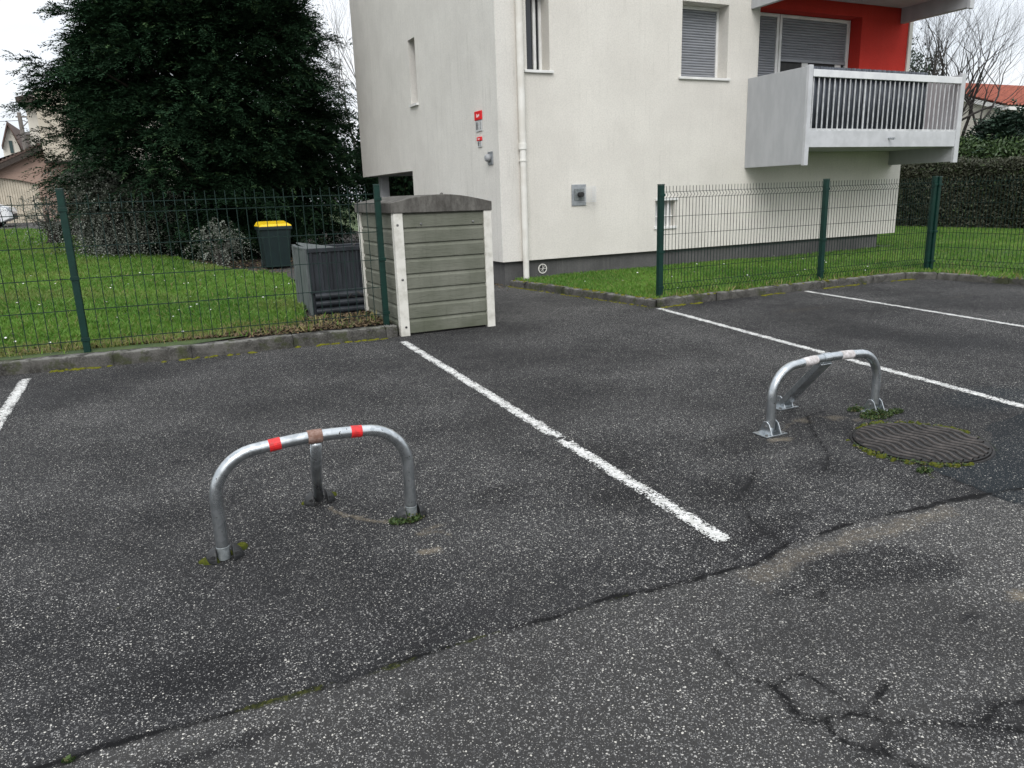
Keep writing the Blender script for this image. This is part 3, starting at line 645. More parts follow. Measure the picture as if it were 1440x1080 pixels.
rt = root('parking_barrier', (3.815, 3.3, 0), 'plain galvanised hoop parking barrier with scuffed white bands near the manhole', 'parking barrier', 'hoop parking barriers')
P, mid, Q = hoop_path(3.355, 4.285, 3.3, .42, 3.3, .19)
path = P+mid+Q; MB().tube(path, .0280, 20).build('hoop', M['galv'], rt, smooth=True)
top = [p for p in path if p[2] > .38]
MB().tube(along(top, 3.765, 3.825, 3), .0325, 20).build('collar', M['galv'], rt, bevel=.003)
for a, b in ((3.60, 3.71), (3.92, 4.03)): MB().tube(along(top, a, b, 4), .0292, 20).build('white_band', M['tape_white'], rt, bevel=.001)
m_ = MB(); a = np.array([3.795, 3.30, .405]); b = np.array([3.86, 3.68, .03]); up_ = np.array([0, .7, .7])
d_ = (b-a)/np.linalg.norm(b-a); s_ = np.array([1, 0, 0]); n_ = np.cross(s_, d_); w1, w2 = .048, .020
m_.hexa([a-s_*w1-n_*w2, a+s_*w1-n_*w2, a+s_*w1+n_*w2, a-s_*w1+n_*w2], [b-s_*w1-n_*w2, b+s_*w1-n_*w2, b+s_*w1+n_*w2, b-s_*w1+n_*w2]).build('rear_strut', M['galv'], rt, bevel=.004)
for cx, cy in ((3.355, 3.3), (4.285, 3.3), (3.86, 3.69)):
    m_ = MB().box(cx-.085, cx+.085, cy-.06, cy+.06, .001, .009)
    for s in (-1, 1):
        x0 = cx+s*.037; prof = [(-.058, .009), (.058, .009), (.032, .058), (.017, .084), (-.006, .088), (-.028, .074)]
        m_.prism([(cy+u, z) for u, z in prof], 0, x0-.0035, x0+.0035)
    f = m_.build('foot_plate', M['galv'], rt, bevel=.0015)
    bb = MB()
    for s in (-1, 1): bb.lathe([(.009, -.004), (.009, .004)], (cx+s*.043, cy, .055), 8, 'x')
    for s in (-1, 1): bb.lathe([(.009, .009), (.009, .016)], (cx+s*.068, cy-.04, 0), 6)
    each(bb, 'bolt', M['steel'], f)

# ------------------------------------------------------------------ manhole
rt = root('manhole_cover', (mc[0], mc[1], 0), 'round cast iron manhole cover with wavy ribs and a mossy rim', 'manhole cover')
MB().lathe([(.366, -.002), (.366, .006), (.376, .006), (.379, .001)], (mc[0], mc[1], 0), 64).build('rim', M['iron'], rt)
MB().lathe([(.362, -.002), (.360, .0125), (.30, .0125)], (mc[0], mc[1], 0), 64).build('cover', M['iron'], rt)
V = []; Fc = []
ang = R_(-4); ca, sa = math.cos(ang), math.sin(ang)
for i in range(-6, 7):
    x0 = i*.055; run = []
    for j in range(-60, 61):
        t = j*.0062; xx = x0+.021*math.sin(t*2*math.pi/.235+.6); 
        if xx*xx+t*t < .348**2: run.append((xx, t))
    if len(run) < 4: continue
    b0 = len(V)
    for (xx, t) in run:
        for (o, z) in ((-.0085, .0127), (-.0055, .0205), (.0055, .0205), (.0085, .0127)):
            u = xx+o; V.append((mc[0]+u*ca-t*sa, mc[1]+u*sa+t*ca, z))
    m2 = len(run)
    for q in range(m2-1):
        for s in range(3): Fc.append((b0+q*4+s, b0+q*4+s+1, b0+(q+1)*4+s+1, b0+(q+1)*4+s))
npmesh('ribs', V, Fc, M['iron_worn'], rt)

# ------------------------------------------------------------------ bin shelter
sx0, sx1, sy0, sy1 = 2.465, 3.625, 7.95, 9.45
rt = root('bin_shelter', (3.04, 8.7, 0), 'small grey green plank-look concrete bin shelter with arched roof slab', 'bin shelter')
def boards(mb, lo, hi, fixed, z0, z1, n, axis, sgn):
    hb = (z1-z0)/n
    for i in range(n):
        a = z0+i*hb; b = a+hb
        prof = [(fixed+sgn*.012, a), (fixed-sgn*.004, a+.004), (fixed-sgn*.006, b-.042), (fixed+sgn*.012, b-.014), (fixed+sgn*.014, b-.002), (fixed+sgn*.045, b-.002), (fixed+sgn*.045, a)]
        mb.prism(prof, axis, lo, hi)
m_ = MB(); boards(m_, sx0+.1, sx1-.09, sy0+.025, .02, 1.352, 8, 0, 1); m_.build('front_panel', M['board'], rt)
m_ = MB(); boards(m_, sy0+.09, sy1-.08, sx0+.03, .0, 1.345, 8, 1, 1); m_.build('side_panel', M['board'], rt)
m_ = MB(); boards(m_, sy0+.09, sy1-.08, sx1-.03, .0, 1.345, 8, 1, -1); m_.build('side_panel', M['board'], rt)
for (a, b, c, d) in ((sx0, sx0+.105, sy0, sy0+.09), (sx1-.095, sx1, sy0, sy0+.09), (sx0, sx0+.1, sy1-.08, sy1), (sx1-.095, sx1, sy1-.08, sy1)):
    MB().box(a, b, c, d, -.01, 1.345).build('corner_post', M['postwhite'], rt, bevel=.006)
for (bx, bz) in ((2.505, 1.22), (2.52, .63), (2.525, .10), (2.78, 1.22), (3.40, 1.22)):
    MB().lathe([(.013, 0), (.013, .006), (.007, .010)], (bx, sy0-.0005 if bx < 2.6 else sy0+.02, bz), 10, 'y').build('bolt', M['steel'] if bz > .2 else M['dark'], rt)
prof = []
for i in range(13):
    t = i/12; prof.append((sx0-.022+(sx1-sx0+.027)*t, 1.455+.085*math.sin(math.pi*t)-.02*t))
V = [(sx1+.005, 1.335), (sx0-.022, 1.345)]
MB().prism(prof+V, 1, sy0-.012, sy1+.02).build('roof_slab', M['roofc'], rt, bevel=.008)
MB().lathe([(.02, 0), (.018, .012), (.006, .02)], (3.04, sy0+.02, 1.527), 10).build('lifting_eye', M['roofc'], rt)

# ------------------------------------------------------------------ crate and wheelie bin
rt = root('compost_box', (2.15, 9.7, .12), 'large weathered grey plastic box with broken lid behind the fence', 'plastic box')
x0, x1, y0, y1, z0, z1 = 1.82, 2.82, 9.52, 10.4, .09, .93
m_ = MB().box(x0, x1, y0, y0+.045, z0+.30, z1)
for i in range(9):
    xx = x0+.04+i*(x1-x0-.08)/8; m_.box(xx-.016, xx+.016, y0-.018, y0+.001, z0+.31, z1-.05)
m_.box(x0-.01, x1+.01, y0-.025, y0-.001, z1-.05, z1+.005)
m_.box(x0-.01, x1+.01, y0-.022, y0-.001, z0+.285, z0+.315)
m_.build('front_wall', M['crate'], rt, bevel=.006)
m_ = MB()
for i in range(3): m_.tube([(x0+.04, y0-.01, z0+.245-i*.095), (x1-.04-.02*i, y0-.01, z0+.245-i*.095)], .043, 14)
m_.box(x0+.01, x1-.01, y0+.01, y0+.04, z0, z0+.298); m_.build('rolled_base', M['crate'], rt, smooth=False)
m_ = MB().box(x0-.03, x0+.015, y0+.002, y0+.16, z0, z1+.01).box(x0-.022, x0+.01, y0+.162, y1-.12, z0+.05, z1-.02).box(x0-.03, x0+.015, y1-.118, y1, z0, z1+.02)
m_.box(x0-.034, x0+.012, y0+.161, y1-.119, z1-.018, z1+.012); m_.build('side_wall', M['crate_light'], rt, bevel=.006)
MB().box(x1-.015, x1+.03, y0, y1, z0, z1).build('side_wall', M['crate'], rt, bevel=.006)
MB().box(x0+.017, x1-.017, y1-.045, y1, z0, z1-.01).build('back_wall', M['crate'], rt, bevel=.006)
l_ = MB().hexa([(x0+.03, y0+.06, z1-.03), (x0+.32, y0+.06, z1-.06), (x0+.72, y1-.1, z1-.09), (x0+.03, y1-.03, z1+.03)], [(x0+.03, y0+.06, z1-.012), (x0+.32, y0+.06, z1-.042), (x0+.72, y1-.1, z1-.072), (x0+.03, y1-.03, z1+.048)]).build('lid', M['crate_light'], rt, bevel=.004)
m_ = MB()
for i in range(26):
    p = np.array([random.uniform(x0+.3, x1-.1), random.uniform(y0+.08, y1-.1), z1-.09]); d_ = np.array([random.uniform(-.22, .22), random.uniform(-.2, .2), random.uniform(.02, .1)])
    m_.tube([p, p+d_*.5, p+d_], .004, 4)
for i in range(7):
    p = np.array([random.uniform(x0+.4, x1-.1), y0-.06, z0+random.uniform(.1, .3)]); d_ = np.array([random.uniform(-.15, .15), -.02, random.uniform(-.08, .08)]); m_.tube([p, p+d_], .003, 4)
m_.box(x0+.02, x1-.02, y0+.05, y1-.05, z1-.22, z1-.1); m_.build('garden_waste', M['twig'], rt)

by0, bx_ = 16.35, 2.22
rt = root('wheelie_bin', (2.42, 16.6, .13), 'dark green wheelie bin with bright yellow lid under the dark tree', 'wheelie bin')
m_ = MB().hexa([(bx_+.05, by0+.05, .18), (bx_+.55, by0+.05, .18), (bx_+.53, by0+.55, .18), (bx_+.05, by0+.55, .18)], [(bx_, by0-.03, 1.02), (bx_+.62, by0-.03, 1.02), (bx_+.62, by0+.66, 1.02), (bx_, by0+.66, 1.02)])
bd = m_.build('body', M['bin'], rt, bevel=.03)
MB().box(bx_-.02, bx_+.64, by0-.05, by0+.68, .95, 1.02).build('rim', M['bin'], bd, bevel=.012)
MB().hexa([(bx_-.03, by0-.06, 1.022), (bx_+.65, by0-.06, 1.022), (bx_+.65, by0+.70, 1.022), (bx_-.03, by0+.70, 1.022)], [(bx_+.03, by0, 1.07), (bx_+.59, by0, 1.07), (bx_+.60, by0+.66, 1.12), (bx_+.03, by0+.66, 1.12)]).build('lid', M['yellow'], rt, bevel=.02)
MB().tube([(bx_+.08, by0+.72, 1.04), (bx_+.54, by0+.72, 1.04)], .018, 10).build('handle', M['bin'], rt)
for xx in (bx_+.02, bx_+.55): MB().lathe([(.09, 0), (.10, .01), (.10, .045), (.09, .055)], (xx, by0+.56, .23), 20, 'x').build('wheel', M['dark'], rt)

# ------------------------------------------------------------------ fences
def panel(rt, a, b, z0, tips, hz, pleats, sp, rad, mat, zb=None):
    """welded mesh panel between plan points a and b; pleats = [(zlow, zhigh)] bulging toward the camera side"""
    a = np.array(a); b = np.array(b); L = np.linalg.norm(b-a); d = (b-a)/L; nrm = np.array([d[1], -d[0]])
    if nrm[1] > 0 or (abs(nrm[1]) < .3 and nrm[0] > 0): nrm = -nrm
    zs = sorted({z0, tips, *[p for q in pleats for p in (q[0], (q[0]+q[1])/2, q[1])]})
    def off(z):
        for lo, hi in pleats:
            if lo < z < hi: return .035*(1-abs((z-(lo+hi)/2))/((hi-lo)/2))
        return 0
    m_ = MB(); n = int((L-.04)/sp)
    for i in range(n+1):
        c = a+d*(.03+(L-.06)*i/n)
        m_.tube([(*(c+nrm*off(z)), z) for z in zs], rad, 4, cap=False)
    for z in hz:
        o_ = .0; p = a+d*.01+nrm*(off(z)-2*rad); q = b-d*.01+nrm*(off(z)-2*rad)
        m_.tube([(*p, z), (*q, z)], rad*1.15, 4, cap=False)
    return m_.build('mesh_panel', mat, rt)
def post(rt, x, y, z0, z1, w=.06, rot=0):
    c, s = math.cos(rot), math.sin(rot); q = lambda h, z: [(x+u*c-v*s, y+u*s+v*c, z) for u, v in ((-h, -h), (h, -h), (h, h), (-h, h))]
    p = MB().hexa(q(w/2, z0), q(w/2, z1)).build('post', M['greenpaint'], rt, bevel=.005)
    MB().hexa(q(w/2+.004, z1+.001), q(w/2, z1+.012)).build('post_cap', M['greenpaint'], p, bevel=.003)
    return p
def clips(p, x, y, zs, w=.06):
    for z in zs: MB().box(x-w/2-.012, x+w/2+.012, y-w/2-.010, y-w/2+.002, z-.018, z+.018).build('clip', M['greenpaint'], p, bevel=.002)
rt = root('mesh_fence', (-.63, 8.4, .1), 'dark green welded mesh fence in front of the left lawn and the big dark tree', 'fence', 'green mesh fences')
LF = [(-3.63, 8.68), (-.63, 8.42), (2.375, 8.2)]
for (a, b) in zip(LF[:-1], LF[1:]): panel(rt, a, b, .17, 1.64, [1.555, 1.455, 1.15, .845, .54, .235], [(1.455, 1.555)], .093, .0047, M['wire_old'])
for (x, y), z1 in zip(LF, (1.70, 1.685, 1.645)):
    p = post(rt, x, y, .08, z1, .062, R_(-5)); clips(p, x, y-.0, (1.5, .85, .25), .055)
rt = root('mesh_fence', (6.13, 8.12, .1), 'dark green pleated mesh fence with fine wires around the right lawn', 'fence', 'green mesh fences')
RF = [(6.135, 8.13), (9.095, 8.12), (11.40, 8.05)]
hz = [1.465, 1.39, 1.15, .92, .69, .46, .27, .19]; pl = [(1.39, 1.465), (.19, .27)]
for (a, b) in zip(RF[:-1], RF[1:]): panel(rt, a, b, .12, 1.54, hz, pl, .055, .0036, M['wire'])
panel(rt, (11.50, 7.98), (11.62, 5.3), .12, 1.54, hz, pl, .055, .0036, M['wire']); panel(rt, (11.62, 5.3), (11.7, 2.6), .12, 1.54, hz, pl, .055, .0036, M['wire'])
for (x, y), z1 in zip(RF+[(11.475, 8.03), (11.62, 5.3)], (1.555, 1.56, 1.55, 1.545, 1.55)):
    p = post(rt, x, y, .06, z1, .068 if x < 11 else .06); clips(p, x, y, (1.43, .7, .23), .062)

# ------------------------------------------------------------------ apartment building
XB0, XB1, YF, YB, ZT = 5.4, 15.03, 11.45, 19.78, 9.6
rt = root('apartment_building', (10, 15, 0), 'white rendered apartment building with a red loggia and grey balcony', 'building')
BLD = rt
def wallgrid(mb, axis, c, a0, a1, z0, z1, holes, th):
    """wall slab of thickness th (sign = inward) with rectangular holes, as solid cells"""
    A = sorted({a0, a1, *[h[0] for h in holes], *[h[1] for h in holes]}); Z = sorted({z0, z1, *[h[2] for h in holes], *[h[3] for h in holes]})
    A = [a for a in A if a0 <= a <= a1]; Z = [z for z in Z if z0 <= z <= z1]
    inh = lambda a, z: any(h[0] < a < h[1] and h[2] < z < h[3] for h in holes)
    def P(a, z, t): return (a, c+t, z) if axis == 1 else (c+t, a, z)
    cells = {(i, j) for i in range(len(A)-1) for j in range(len(Z)-1) if not inh((A[i]+A[i+1])/2, (Z[j]+Z[j+1])/2)}
    for (i, j) in cells:
        p = [(A[i], Z[j]), (A[i+1], Z[j]), (A[i+1], Z[j+1]), (A[i], Z[j+1])]
        mb.add([P(a, z, 0) for a, z in p]+[P(a, z, th) for a, z in p], [(0, 1, 2, 3), (7, 6, 5, 4)]+[f for f, nb in (((0, 1, 5, 4), (i, j-1)), ((1, 2, 6, 5), (i+1, j)), ((2, 3, 7, 6), (i, j+1)), ((3, 0, 4, 7), (i-1, j))) if nb not in cells])
DZ = 2.8
H1 = [(5.95, 6.37, 3.44, 4.68), (9.04, 10.09, 3.44, 4.68)]; LOG = (10.83, 14.93, 2.44, 4.95)
G1 = (8.52, 8.965, .84, 1.30)
holes = H1+[(a, b, c+DZ, d+DZ) for a, b, c, d in H1]+[LOG, (10.83, 14.93, 2.44+DZ, 4.95+DZ), G1]
m_ = MB(); wallgrid(m_, 1, YF, XB0+.34, XB1, .40, ZT, holes, .34); m_.build('front_wall', M['wall'], rt)
m_ = MB(); sl = (15.2, 15.62, 3.36, 4.59)
wallgrid(m_, 0, XB0, YF, YB, .40, ZT, [(15.81, YB+.01, .3, 2.06), sl, (sl[0], sl[1], sl[2]+DZ, sl[3]+DZ)], .34); m_.build('end_wall', M['endwall'], rt)
MB().box(XB1-.34, XB1-.002, YF+.345, YB, .40, ZT).build('end_wall', M['wall'], rt)
MB().box(XB0+.345, XB1-.345, YB-.34, YB-.002, 2.07, ZT).build('rear_wall', M['endwall'], rt)
MB().box(XB0-.1, XB1+.1, YF-.1, YB+.1, ZT+.002, ZT+.25).build('roof', M['greypaint'], rt)
MB().box(XB0+.07, XB1-.45, YF+.08, 15.8, -.05, .399).build('plinth', M['plinth'], rt, bevel=.004)
# entrance passage under the rear part
MB().box(XB0+.345, XB1-.345, 15.82, YB-.345, 2.075, 2.3).build('passage_ceiling', M['greypaint'], rt)
MB().box(8.2, 8.5, 15.82, YB-.35, 0, 2.07).build('passage_wall', M['greypaint'], rt)
MB().box(5.75, 5.95, 19.35, 19.6, 0, 2.07).build('passage_post', M['greypaint2'], rt)
MB().box(XB0+.35, 8.19, YF+.5, 15.8, .402, 2.3).build('passage_wall', M['greypaint'], rt)
# dark interior liner so holes are not see-through
def slats(mb, x0, x1, y, z0, z1, pitch=.045):
    n = int((z1-z0)/pitch); hh = (z1-z0)/n
    for i in range(n):
        a = z0+i*hh; mb.prism([(y+.012, a), (y+.001, a+hh*.2), (y-.004, a+hh*.5), (y+.001, a+hh*.8), (y+.010, a+hh*.92), (y+.02, a+hh*.92), (y+.02, a)], 0, x0, x1)
for dz in (0, DZ):
    for j, (a, b, c, d) in enumerate(H1):
        c += dz; d += dz; yr = YF+.26
        w = MB().box(a+.001, a+.05, yr, yr+.06, c, d-.001).box(b-.05, b-.001, yr, yr+.06, c, d-.001).box(a+.05, b-.05, yr, yr+.06, d-.06, d-.001).box(a+.05, b-.05, yr, yr+.06, c, c+.05).build('window', M['pvc'], rt, bevel=.004)
        if j == 0: w['label'] = 'narrow window with dark glass beside the downpipe'
        else: w['label'] = 'window closed by a grey roller shutter'
        MB().box(a-.06, b+.05, YF-.045, YF-.002, c-.045, c-.002).box(a+.002, b-.002, YF-.001, yr+.02, c-.02, c-.001).build('sill', M['pvc'], w, bevel=.006)
        if j == 0: 
            MB().box(a+.05, b-.05, yr+.03, yr+.036, c+.05, d-.06).build('pane', M['glass'], w)
            MB().box(b-.16, b-.11, yr-.008, yr+.05, c+.05, d-.06).build('sash', M['pvc'], w, bevel=.004)
        else:
            m_ = MB(); slats(m_, a+.05, b-.05, yr+.02, c+.05, d-.06); m_.build('shutter', M['shutter'], w)
            MB().box(a+.02, b-.02, yr+.065, yr+.09, c, d).build('pane', M['glass'], w)
w = MB().box(XB0+.24, XB0+.335, sl[0]+.001, sl[1]-.001, sl[2]+.001, sl[3]-.001).build('window', M['shutter'], rt); w['label'] = 'tall narrow slot window in the end wall'
MB().box(XB0-.05, XB0-.002, sl[0]-.03, sl[1]+.03, sl[2]-.045, sl[2]-.001).build('sill', M['pvc'], w)
# small barred vent opening behind the fence
a, b, c, d = G1
w = MB().box(a+.001, b-.001, YF+.152, YF+.18, c, d).build('window', M['pvc'], rt); w['label'] = 'small low cellar window behind the fence'
MB().box(a+.001, b-.001, YF+.12, YF+.15, c, d).build('pane', M['signwhite'], w); MB().box(a-.01, b+.05, YF-.03, YF-.002, d, d+.05).build('lintel', M['pvc'], w, bevel=.004); MB().box(a-.03, b+.03, YF-.03, YF-.002, c-.05, c).build('sill', M['pvc'], w, bevel=.004)
MB().tube([(b-.12, YF+.06, c), (b-.12, YF+.06, d)], .02, 8).tube([(a, YF+.06, (c+d)/2-.05), (b, YF+.06, (c+d)/2-.05)], .01, 6).build('bar', M['pvc'], w)
# loggia back (red) with glazed door and roller shutters, two storeys
for dz in (0, DZ):
    yr = YF+.03; c, d = 2.44+dz, 4.95+dz
    m_ = MB(); wallgrid(m_, 1, yr, 10.832, 14.928, c+.002, d-.002, [(10.8, 13.55, c-.1, 4.70+dz)], .30)
    wr = m_.build('loggia_wall', M['red'], rt); wr['label'] = 'red painted wall behind the balcony'
    yy = yr+.26
    w = MB(); 
    for (u0, u1) in ((10.86, 10.90), (11.545, 11.60), (11.625, 11.68), (13.45, 13.53)): w.box(u0, u1, yy, yy+.07, c, 4.69+dz)
    w.box(10.90, 11.545, yy, yy+.07, 4.63+dz, 4.69+dz).box(11.68, 13.45, yy, yy+.07, 4.63+dz, 4.69+dz).box(11.6, 11.625, yy+.02, yy+.06, c, 4.69+dz)
    w = w.build('balcony_door', M['pvc'], rt, bevel=.004)
    m_ = MB(); slats(m_, 10.90, 11.545, yy+.02, c+.05, 4.63+dz, .046); m_.build('shutter', M['shutter'], w)
    m_ = MB(); slats(m_, 11.68, 13.45, yy+.02, 3.90+dz, 4.63+dz, .046); m_.box(11.68, 13.45, yy-.002, yy+.03, 3.85+dz, 3.897+dz); m_.build('shutter', M['shutter'], w)
    MB().box(10.9, 13.45, yy+.08, yy+.09, c, 4.6+dz).build('pane', M['glass'], w)
    MB().box(11.70, 12.25, yy+.06, yy+.075, c, 3.82+dz).box(12.5, 12.85, yy+.06, yy+.075, c, 3.80+dz).build('curtain', M['curtain'], w)
    each(MB().box(12.28, 12.44, yy+.03, yy+.07, c, 3.849+dz).box(13.2, 13.36, yy+.03, yy+.07, c, 3.849+dz), 'sash', M['pvc'], w)
# balconies
for dz in (0, DZ):
    z0, z1 = 1.845+dz, 3.455+dz; xl, xr, yo, yi = 10.60, 14.745, 10.0, YF-.003
    sm_ = MB().box(xl+.09, xr-.12, yo+.02, yi, 2.13+dz, 2.41+dz).build('balcony', M['greypaint'], rt, bevel=.005)
    sm_['label'] = 'lower balcony with barred railing' if dz == 0 else 'upper balcony cut off by the photo edge'
    if dz: sm_['label'] = 'upper balcony above the red loggia'
    MB().box(xl, xl+.088, yo+.045, yi, z0, z1).build('side_fin', M['greypaint'], sm_, bevel=.005)
    MB().box(xr-.118, xr, yo+.045, yi, z0, z1).build('side_fin', M['greypaint'], sm_, bevel=.005)
    MB().box(xl-.003, xl+.092, yo-.02, yo+.043, z0-.02, z1+.02).build('fin_nosing', M['greypaint2'], sm_, bevel=.005)
    MB().box(xr-.122, xr+.003, yo-.02, yo+.043, z0-.02, z1+.02).build('fin_nosing', M['greypaint2'], sm_, bevel=.005)
    MB().box(xl+.094, xr-.124, yo-.012, yo+.018, 2.13+dz, 2.405+dz).build('fascia', M['greypaint2'], sm_, bevel=.004)
    MB().box(xl+.094, xr-.124, yo-.03, yo+.035, 3.285+dz, 3.405+dz).build('top_rail', M['alu'], sm_, bevel=.006)
    m_ = MB(); n = 31; x0_, x1_ = xl+.14, xr-.17
    for i in range(n):
        xx = x0_+(x1_-x0_)*i/(n-1); wd = .0155 if i not in (10, 20) else .022
        m_.hexa([(xx-wd, yo-.004, 2.445+dz), (xx+wd, yo+.006, 2.445+dz), (xx+wd, yo+.024, 2.445+dz), (xx-wd, yo+.014, 2.445+dz)], [(xx-wd, yo-.004, 3.284+dz), (xx+wd, yo+.006, 3.284+dz), (xx+wd, yo+.024, 3.284+dz), (xx-wd, yo+.014, 3.284+dz)])
    each(m_, 'baluster', M['barmetal'], sm_, bevel=.002); MB().box(xl+.094, xr-.124, yo-.006, yo+.026, 2.406+dz, 2.444+dz).build('bottom_rail', M['barmetal'], sm_, bevel=.002)
    V = []; Fc = []; ns = 180
    for i in range(ns+1):
        xx = xl+.11+(13.72-xl-.11)*i/ns; yw = yo+.055+.012*math.sin(xx*48)+.006*math.sin(xx*17)
        V += [(xx, yw, 2.425+dz), (xx, yw, 3.465+dz)]
        if i: Fc.append((2*i-2, 2*i, 2*i+1, 2*i-1))
    sc_o = npmesh('privacy_screen', V, Fc, M['screen'], sm_, smooth=True)
    so = sc_o.modifiers.new('s', 'SOLIDIFY'); so.thickness = .004
    MB().tube([(12.71, yo-.012, 2.285+dz), (12.73, yo-.10, 2.27+dz), (12.73, yo-.13, 2.27+dz)], .02, 12).build('drain_spout', M['zinc'], sm_)
# dark backing sheet behind the loggia openings, stands in for unlit rooms
MB().box(10.832, 14.927, YF+.34, YF+.36, 2.44, ZT-.1).build('loggia_backing', M['dark'], rt)
# downpipe
dp = MB().tube([(5.80, YF-.066, z) for z in (0, .5, 1, 1.5, 2.2)], .052, 20, cap=False).tube([(5.80, YF-.066, z) for z in (2.2, 2.6, 3.2, 4, 5, 6.5, 8, ZT)], .058, 20, cap=False).build('downpipe', M['pipe'], rt, smooth=True)
MB().lathe([(.068, 2.205), (.070, 2.215), (.070, 2.30), (.064, 2.305)], (5.80, YF-.06, 0), 18).lathe([(.068, 2.02), (.068, 2.04)], (5.80, YF-.06, 0), 18).box(5.79, 5.81, YF-.01, YF-.001, 2.0, 2.06).build('collar', M['pipe'], dp)
# flue vent with wire guard
v = MB().box(6.745, 7.03, YF-.02, YF-.002, 1.275, 1.63).build('flue_vent', M['zinc'], rt, bevel=.004)
MB().box(6.79, 6.985, YF-.035, YF-.021, 1.36, 1.56).build('plate', M['greytone'], v, bevel=.003)
MB().tube([(6.885, YF-.036, 1.46), (6.885, YF-.13, 1.46)], .042, 16).lathe([(.03, .13), (.03, .135)], (6.885, YF, 1.46), 12, 'y').build('pipe_end', M['dark'], v)
m_ = MB()
for i in range(9):
    z = 1.34+i*.03; m_.tube([(6.93, YF-.03, z), (6.93, YF-.16, z), (7.14, YF-.16, z), (7.145, YF-.01, z)], .0022, 4)
for i in range(9):
    x = 6.93+i*.0262; m_.tube([(x, YF-.16, 1.33), (x, YF-.16, 1.59)], .0022, 4)
for i in range(4): m_.tube([(7.143, YF-.16+.035*i, 1.33), (7.143, YF-.16+.035*i, 1.59)], .0022, 4)
m_.build('wire_guard', M['alu'], v)
# plinth vent ring
v = MB().lathe([(.085, 0), (.085, .012), (.07, .012)], (6.19, YF+.079, .235), 24, 'y').build('plinth_vent', M['pipe'], rt)
MB().lathe([(.068, .012), (.066, .014)], (6.19, YF+.079, .235), 24, 'y').build('vent_grille', M['dark'], v)
m_ = MB(); m_.tube([(6.13, YF+.06, .235), (6.25, YF+.06, .235)], .005, 4).tube([(6.19, YF+.06, .175), (6.19, YF+.06, .295)], .005, 4).tube([(6.15, YF+.06, .19), (6.23, YF+.06, .28)], .004, 4).build('vent_bar', M['pipe'], v)
# bulkhead lamp on the end wall
v = MB().box(XB0-.02, XB0-.002, 11.68, 11.86, 1.99, 2.20).build('wall_lamp', M['zinc'], rt, bevel=.003)
MB().lathe([(.065, -.02), (.062, -.07), (.045, -.095), (.02, -.10)], (XB0, 11.79, 2.10), 20, 'x').build('lamp_glass', M['lampglass'], v, smooth=True)
m_ = MB()
for k in (-.03, 0, .03): m_.tube([(XB0-.075, 11.735, 2.10+k), (XB0-.105, 11.79, 2.10+k), (XB0-.075, 11.845, 2.10+k)], .004, 5)
m_.build('lamp_guard', M['zinc'], v)
# signs
def wsign(y0, y1, z0, zr, z1, label):
    s = root('wall_sign', (XB0, (y0+y1)/2, z0), label, 'sign')
    MB().box(XB0-.016, XB0-.002, y0, y1, z0, zr-.004).build('lower_plate', M['signwhite'], s, bevel=.002)
    r_ = MB().box(XB0-.03, XB0-.002, y0-.01, y1+.01, zr, z1).build('red_plate', M['redplastic'], s, bevel=.008)
    m_ = MB(); w_ = (y1-y0); hh = z1-zr
    for (u0, u1, v0, v1) in ((.62, .68, .3, .72), (.50, .56, .3, .6), (.38, .50, .52, .58), (.38, .44, .3, .58), (.24, .34, .40, .62)): m_.box(XB0-.032, XB0-.0295, y0+w_*u0, y0+w_*u1, zr+hh*v0, zr+hh*v1)
    m_.build('lettering', M['whiteink'], r_)
    m_ = MB(); hh = zr-z0; i = 0
    r = random.Random(3)
    while .2+i*.11 < .85:
        m_.box(XB0-.018, XB0-.0155, y0+w_*(.55+r.uniform(0, .08)), y0+w_*.9, z0+hh*(.2+i*.11), z0+hh*(.26+i*.11)); 
        m_.box(XB0-.018, XB0-.0155, y0+w_*.12, y0+w_*(.22+r.uniform(0, .1)), z0+hh*(.2+i*.11), z0+hh*(.23+i*.11)); i += 1
    m_.build('lettering', M['ink'], s)
wsign(12.06, 12.32, 2.555, 2.735, 2.88, 'larger wall sign, red top over pale plate, on the white end wall')
wsign(12.10, 12.26, 2.30, 2.40, 2.465, 'smaller wall sign with red top just below the larger one')

# ------------------------------------------------------------------ vegetation builders
def sprigs(C, D, L, nl, ll, lw, seed, droop=.5):
    """C centres, D unit directions (k,3): flat needle sprays"""
    r = np.random.default_rng(seed); k = len(C); up_v = np.array([0, 0, 1.])
    S = np.cross(D, up_v); S /= (np.linalg.norm(S, axis=1)[:, None]+1e-6); S += r.normal(0, .25, S.shape); Nn = np.cross(S, D)
    L = L*r.uniform(.6, 1.3, k); out = []
    for i in range(nl):
        t = (i+.5)/nl; sd = 1 if i % 2 else -1
        p = C+D*(L*t)[:, None]; p[:, 2] -= droop*L*t*t
        q = D*.75+S*sd*.75+r.normal(0, .22, D.shape); q[:, 2] -= droop*t*.7; q /= np.linalg.norm(q, axis=1)[:, None]
        l = ll*(1.15-.5*t)*r.uniform(.7, 1.2, k)[:, None]; w = np.cross(q, Nn+r.normal(0, .4, Nn.shape)); w /= (np.linalg.norm(w, axis=1)[:, None]+1e-6); w = w*lw
        out.append(np.stack([p, p+q*l*.5+w, p+q*l, p+q*l*.5-w], 1))
    V = np.stack(out, 1).reshape(-1, 3); t0 = r.uniform(0, 1, k); t1 = (r.uniform(0, 1, k) < .12)*r.uniform(.2, 1, k)
    T = np.stack([t0, t1, 0*t0], 1); T = np.repeat(T, nl*4, 0)
    return V, T
def unit(v): return v/(np.linalg.norm(v, axis=-1, keepdims=True)+1e-9)

